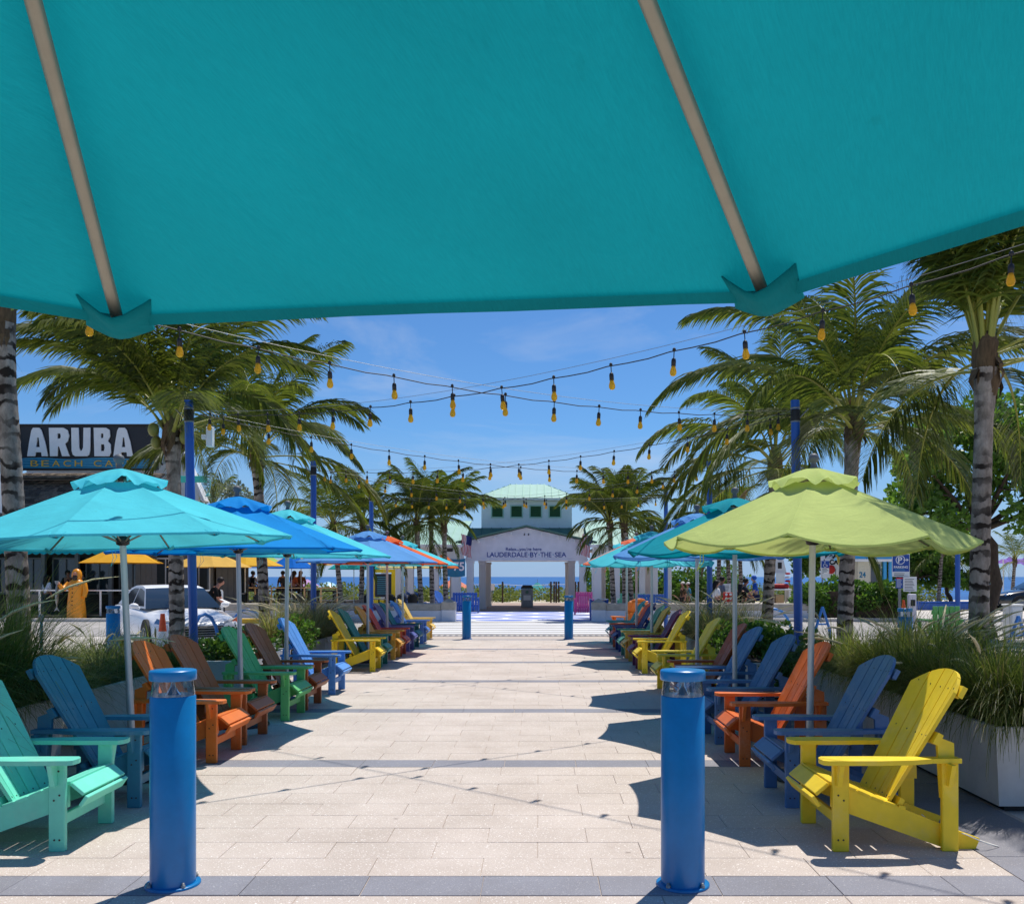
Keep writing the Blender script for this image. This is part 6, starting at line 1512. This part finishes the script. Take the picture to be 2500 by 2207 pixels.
b.tube(vs, .009, 5); b.build('wheelchair_symbol', M['signwhite'], root)
b = MB(); b.bbox((-.15,-.01,z0-.20),(.15,.0,z0-.01),.004); sb = b.build('plate', M['signwhite'], root); lines(root, -.12, .12, z0-.18, z0-.03, 3, -.0105, 'darkmetal', 8)
b = MB(); b.bbox((-.13,-.01,z0-.40),(.13,.0,z0-.22),.004); b.build('plate', M['signwhite'], root)
d = 44; root = thing('restaurant_sign', 'white sign with black capital letters behind the disabled parking sign', 'sign', (XU(2040,d), d, 0))
b = MB(); b.bbox((-.72,-.0,ZV(1412,d)),(.9,.08,ZV(1346,d)),.03); b.build('board', M['signwhite'], root)
text('BeA', M['signblack'], root, (-.18,-.006,ZV(1357,d)), .66, .26, .006, .05, spacing=1.0); text('CA', M['signblack'], root, (-.08,-.006,ZV(1372,d)), .44, .25, .006, .05)
b = MB(); b.ball((-.22,-.02,ZV(1390,d)), .2, 12, 8, 0, (1,.2,1.1)); b.tube([(-.4,-.03,ZV(1396,d)),(-.52,-.03,ZV(1390,d)),(-.45,-.03,ZV(1384,d))], .05, 6); b.build('emblem', M['red'], root)
b = MB(); b.tube([(0,.05,GZ),(0,.05,2.0)], .06, 8); b.build('post', M['steel'], root)
# ---- hut 24
d = 42; X0, X1 = XU(2094,d), XU(2152,d); root = thing('beach_hut', 'cream beach hut number 24 with blue roof and posts', 'hut', ((X0+X1)/2, d, GZ)); hw = (X1-X0)/2
b = MB(); b.bbox((-hw,0,.3),(hw,1.6,2.42),.01); b.build('wall', plain('hut_cream', c(226,214,188), .7), root)
b = MB(); b.bbox((-hw+.002,-.012,.3),(hw-.6,-.001,.78),.004); b.build('blue_mural', M['aqua'], root)
b = MB(); b.bbox((.05,-.03,.3),(hw-.05,-.002,2.2),.01); dr = b.build('door', M['gull'], root)
b = MB(); b.tube([(.33,-.04,1.95),(.37,-.04,1.85),(.31,-.04,1.72),(.36,-.04,1.55),(.40,-.04,1.45)], [.012,.012,.012,.05,.03], 6, True, True, 0, .3); b.tube([(.34,-.04,1.48),(.32,-.04,1.1),(.30,-.04,.8)], .009, 5); b.tube([(.38,-.04,1.45),(.30,-.04,1.25),(.36,-.04,1.1)], .009, 5); b.build('bird_motif', M['signwhite'], dr)
text('24', M['aqua'], root, (-.33,-.008,1.72), .30, .27, .004, .03)
b = MB(); b.prism([(-hw-.55,2.42),(hw+.35,2.42),(hw+.05,2.95),(-hw-.1,2.95)], (0,1.8,0), (1,0,0), (0,0,1), 2.3); b.build('roof', M['paint'], root, c(44,150,206))
b = MB(); b.bbox((-hw-.56,-.52,2.32),(hw+.36,-.5,2.44),.005); b.build('fascia', M['white'], root)
for x in (-hw-.45, hw+.02, hw+.28): b = MB(); b.bbox((x-.07,-.4,0),(x+.07,-.26,2.42),.01); b.build('post', M['paint'], root, c(60,160,210))
b = MB(); b.bbox((-hw-.5,-.4,.2),(hw+.3,1.6,.3),.01); b.build('floor', M['white'], root)
b = MB(); b.box((-hw-.42,-.25,.34),(-hw-.02,1.0,.42)); b.build('step', M['white'], root)
# ---- white booth, surf board, game board, notice by the hedge-side wall
d = 36.5; root = thing('white_booth', 'white booth with red counter and tapering white tower', 'booth', (XU(1903,d), d, GZ))
for s in (-1,1):
    b = MB(); b.bbox((s*.34-.05,-.3,0),(s*.34+.05,.3,1.08),.01); b.build('side_panel', M['white'], root)
b = MB(); b.bbox((-.40,-.34,1.08),(.40,.34,1.14),.01); b.build('counter', M['white'], root)
b = MB(); b.bbox((-.20,-.25,.15),(.12,.2,.9),.01); b.build('display', M['tan'], root)
b = MB(); b.bbox((-.32,-.2,1.14),(.36,.2,1.34),.06); b.build('red_case', M['red'], root)
b = MB(); b.bbox((-.20,-.22,1.36),(.16,-.2,1.78),.005); nb = b.build('notice_panel', M['sidingblue'], root)
b = MB(); b.prism([(-.30,1.78),(.26,1.78),(.12,2.35),(.24,2.62),(.16,2.62),(-.02,2.42),(-.20,2.62),(-.28,2.62),(-.16,2.35)], (0,0,0), (1,0,0), (0,0,1), .12); b.build('tower', M['white'], root)
b = MB(); b.bbox((-.10,-.135,1.95),(.06,-.1205,2.2),.004); b.build('tower_window', M['darkmetal'], root)
b = MB(); b.ball((-.02,-.05,2.72), .09, 10, 6); b.tube([(-.02,-.05,2.40),(-.02,-.05,2.72)], .02, 6); b.build('beacon', M['red'], root)
for s in (-1,1):
    for k in range(3): b = MB(); b.ball((s*.34-.02,-.05,1.45+k*.15), .1, 8, 5, 0, (1.2,.5,.45)); b.build('side_float', M['flagwhite'] if k % 2 else M['flagred'], root)
d = 36; root = thing('surfboard', 'teal surfboard standing upright behind the seated people', 'surfboard', (XU(1790,d), d, GZ)); b = MB(); pts = [(0,0,.0),(0,0,.15),(0,0,.6),(0,0,1.2),(0,0,1.7),(0,0,1.95),(0,0,2.06)]; b.tube(pts, [.08,.17,.24,.25,.18,.08,.01], 14, True, True, 0, .16); b.build('deck', M['paint'], root, c(86,170,160)); b = MB(); b.tube([(0,-.045,.1),(0,-.05,1.2),(0,-.03,1.9)], .008, 5); b.build('stringer_line', M['white'], root)
d = 33.9; root = thing('game_board', 'red upright game board with white discs on the wall', 'game', (XU(1778,d), d, 0)); zz0, zz1 = ZV(1476,d), ZV(1446,d); b = MB(); b.bbox((-.19,-.03,zz0),(.19,.03,zz1),.01); b.build('frame', M['red'], root)
for i in range(2):
    for j in range(3): b = MB(); b.tube([(-.08+.16*i,-.04,lerp(zz0,zz1,(j+.5)/3)),(-.08+.16*i,-.031,lerp(zz0,zz1,(j+.5)/3))], .05, 14); b.build('disc', M['signwhite'], root)
for s in (-1,1): b = MB(); b.bbox((s*.19-.02,-.12,GZ),(s*.19+.02,.12,zz0+.02),.004); b.build('foot', M['red'], root)
d = 36.8; root = thing('notice_board', 'white paper notice board beside the teal surfboard', 'board', (XU(1775,d), d, 0)); b = MB(); b.bbox((-.15,-.01,ZV(1447,d)),(.15,.01,ZV(1425,d)),.004); b.build('panel', M['signwhite'], root); lines(root, -.11, .11, ZV(1445,d), ZV(1428,d), 5, -.0105, 'gull', 12); b = MB(); b.bbox((-.02,.012,GZ),(.02,.05,ZV(1426,d)),.004); b.build('post', M['steel'], root)
# yellow framed map board in the cafe-side terrace
d = 39; root = thing('map_board', 'dark board in a bright yellow frame before the pavilion wing', 'board', (XU(938,d), d, GZ))
b = MB(); b.bbox((-.40,-.02,.75),(.32,.02,1.75),.01); b.build('panel', plain('map_navy', c(34,44,70), .5), root)
b = MB()
for (a0,a1,z0,z1) in ((.32,.48,.45,1.95),(-.48,.32,.45,.62),(-.48,-.41,.62,1.95),(-.41,.32,1.8,1.95)): b.bbox((a0,-.05,z0),(a1,.05,z1),.01)
b.build('frame', M['paint'], root, c(236,204,30)); lines(root, -.3, .2, .85, 1.65, 9, -.0215, 'aqualine', 5)
for s in (-1,1): b = MB(); b.bbox((s*.40-.03,-.03,0),(s*.40+.03,.03,.45),.005); b.build('leg', M['darkmetal'], root)
# ---- terrace furniture behind the cafe-side wall
def bistro():
    root = thing('bistro_chair', 'black round-backed bistro chair on the terrace behind the white wall', 'chair', (0,0,GZ), 0, 'black terrace chairs')
    b = MB(); b.lathe([(.20,.43),(.215,.44),(.215,.455),(.19,.46)], 16); b.build('seat', M['black'], root)
    b = MB(); vs = [(.20*math.cos(a), .20*math.sin(a) if a < pi else 0, .46) for a in (0,)]
    b.tube([(-.21,.06,.44),(-.215,.10,.70),(-.18,.15,.86),(0,.19,.93),(.18,.15,.86),(.215,.10,.70),(.21,.06,.44)], .016, 6); b.build('back_hoop', M['black'], root)
    b = MB()
    vs = []
    for i in range(7):
        a = lerp(-1, 1, i/6); vs += [(a*.19, .185-.07*a*a, .52), (a*.19, .185-.06*a*a, .90-.10*a*a)]
    b.add(vs, [(2*i, 2*i+2, 2*i+3, 2*i+1) for i in range(6)], True); b.add([(x, y+.012, z) for x, y, z in vs], [(2*i+1, 2*i+3, 2*i+2, 2*i) for i in range(6)], True); b.build('back_panel', M['black'], root)
    for (sx, sy) in ((-1,-1),(1,-1),(-1,1),(1,1)): b = MB(); b.tube([(sx*.15,sy*.15,.44),(sx*.19,sy*.2,0)], .013, 6); b.build('leg', M['black'], root)
    return root
bc = bistro(); first = True
for (u, d, rz) in ((634,36.0,2.9),(690,36.3,.3),(722,35.8,-.4),(740,36.6,1.0),(680,37.6,2.0),(890,35.6,.2),(905,36.4,1.6),(945,35.9,-.5),(960,36.8,2.6),(985,36.2,.8),(1010,36.9,3.0),(660,37.0,1.4)):
    o = bc if first else dup(bc); first = False; o.location = (XU(u,d), d, GZ); o.rotation_euler = (0,0,rz)
def btable():
    root = thing('bistro_table', 'small round bistro table among the black terrace chairs', 'table', (0,0,GZ), 0, 'terrace tables')
    b = MB(); b.lathe([(.36,.72),(.37,.725),(.37,.745),(.36,.75)], 20); b.build('top', M['gull'], root); b = MB(); b.tube([(0,0,.03),(0,0,.72)], .03, 8); b.build('stem', M['black'], root); b = MB(); b.lathe([(.25,0),(.25,.015),(.04,.03)], 16); b.build('base', M['black'], root); return root
bt = btable(); first = True
for (u, d) in ((708,36.4),(925,36.1),(975,37.2),(655,36.2)):
    o = bt if first else dup(bt); first = False; o.location = (XU(u,d), d, GZ)
# ---- parasols of the cafe terraces
fu = umbrella(R_=1.5, rim=2.05, top=2.75, sag=0, seed=3, detail=False, vent=False); first = True
for (u, d, s_, zc, colr, lb) in ((298,36.2,1.05,1.06,(240,178,52),'yellow parasol in front of the cafe windows'), (512,36.6,1.1,.98,(236,190,96),'cream-yellow parasol behind the cafe-side light pole'), (600,39,1.05,1.02,(238,186,60),'golden parasol beside the tiled column'), (640,46,.9,1.05,(176,204,100),'pale green parasol over the diners'), (632,52,.9,1.05,(30,130,214),'blue parasol under the pale green one'),
      (735,44,1.0,1.07,(232,206,140),'cream parasol beside the cafe-side gap pole'), (712,41,.7,.98,(10,110,206),'small royal blue parasol over the terrace'), (864,36,.72,.94,(40,170,170),'small teal parasol over the dry grass mound'), (985,38,.9,.97,(226,214,150),'pale yellow parasol behind the orange plaza parasol'), (1082,40.2,.5,.98,(226,120,60),'small orange parasol beside the anniversary banner')):
    o = fu if first else dup(fu); first = False
    place_umb(o, XU(u,d), d, rnd(0,.7), c(*colr), lb, 'cafe terrace parasols', (0,0), GZ); o.scale = (s_, s_, zc)
for (u, d, colr, lb) in ((1108,66,(240,150,120),'low coral beach parasol beyond the pavilion'), (745,68,(206,170,216),'lilac beach parasol beyond the terrace'), (1312,66,(90,180,180),'teal beach parasol just above the dune plants')):
    o = dup(fu); place_umb(o, XU(u,d), d, .3, c(*colr), lb, 'beach parasols', (0,0), -1.25 if u != 1312 else -1.5); o.scale = (.85,.85,1.0) if u != 1312 else (.5,.5,1.0)
root = thing('beach_tent', 'white-topped teal beach tent beyond the terrace', 'tent', (XU(801,62), 62, -.05)); b = MB(); b.lathe([(.62,0),(.60,.95)], 6); b.build('side_cloth', M['paint'], root, c(40,150,160)); b = MB(); b.lathe([(.70,.95),(.4,1.2),(.02,1.32)], 6); b.build('top_cloth', M['paint'], root, c(170,214,230))
root = thing('purple_canopy', 'far purple scalloped canopy on poles beyond the black car', 'canopy', (XU(2505,75), 75, GZ)); b = MB(); vs = []
for i in range(13): x = -2+4*i/12; vs += [(x,-1.5,2.75-.2*(i % 2)),(x,0,3.1+.25*(i % 4 == 2)),(x,1.5,2.75)]
b.add(vs, [(3*i, 3*i+3, 3*i+4, 3*i+1) for i in range(12)] + [(3*i+1, 3*i+4, 3*i+5, 3*i+2) for i in range(12)]); b.build('cloth', M['cloth_canopy'], root, c(140,110,190))
for x in (-1.9,1.9): b = MB(); b.tube([(x,0,0),(x,0,3.1)], .05, 6); b.build('post', M['white'], root)
# tiled column and blue kerb wall
root = thing('tiled_column', 'white tiled column with blue wave band at the cafe terrace', 'column', (XU(517,39.4), 39.4, GZ)); b = MB(); b.bbox((-.15,-.15,0),(.15,.15,2.6),.01); b.build('shaft', M['sidingblue'], root); b = MB(); b.bbox((-.153,-.156,1.7),(.153,-.151,1.95),.001); b.build('wave_tiles', M['aqua'], root)
root = thing('blue_wall', 'low dark blue wall under the dark trees', 'wall', (XU(2300,44), 44, GZ)); b = MB(); b.bbox((-2.4,-.15,0),(2.4,.15,.36),.02); b.build('base', M['pole_blue'], root); b = MB(); b.bbox((-2.45,-.2,.362),(2.45,.2,.42),.02); b.build('coping', M['pole_blue'], root)
root = thing('blue_lamp_post', 'blue lamp post beyond the hedge beside the spreading tree', 'pole', (XU(2338,30), 30, GZ)); b = MB(); b.tube([(0,0,0),(0,0,ZV(1215,30))], .08, 12); b.build('pole', M['pole_blue'], root); b = MB(); z = ZV(1215,30); b.tube([(0,0,z),(-.2,0,z+.1),(-.32,0,z)], .04, 8); b.lathe([(.02,.04),(.12,-.04),(.12,-.08)], 12, (-.32,0,z)); b.build('lamp_head', M['pole_blue'], root)
d = 25; root = thing('white_post_box', 'tilted white utility box on the pavement beside the low hedge', 'box', (XU(2472,24), 24, GZ), .2); b = MB(); b.bbox((-.18,-.18,0),(.18,.18,.85),.03); b.build('cabinet', M['white'], root); b = MB(); b.bbox((-.20,-.20,.851),(.20,.20,.90),.02); b.build('lid', M['white'], root)
b = MB(); b.bbox((-1.7,31.0,GZ),(1.7,31.25,.16),.02); b.v = [(x+XU(660,30.5), y, z) for x, y, z in b.v]
o = b.build('yellow_kerb', plain('kerb_yellow', c(232,180,40), .7)); tag(o, 'yellow painted kerb stone before the cafe-side white wall', 'kerb')
root = thing('pipe_post', 'thin teal pipe post standing in the cafe-side grass', 'post', (XU(101,12.4), 12.4, GZ)); b = MB(); b.tube([(0,0,0),(0,0,1.0)], .02, 8); b.build('pipe', M['paint'], root, c(30,120,150)); b = MB(); b.lathe([(.02,1.0),(.035,1.02),(.035,1.08),(.01,1.11)], 10); b.build('cap', M['steel'], root)
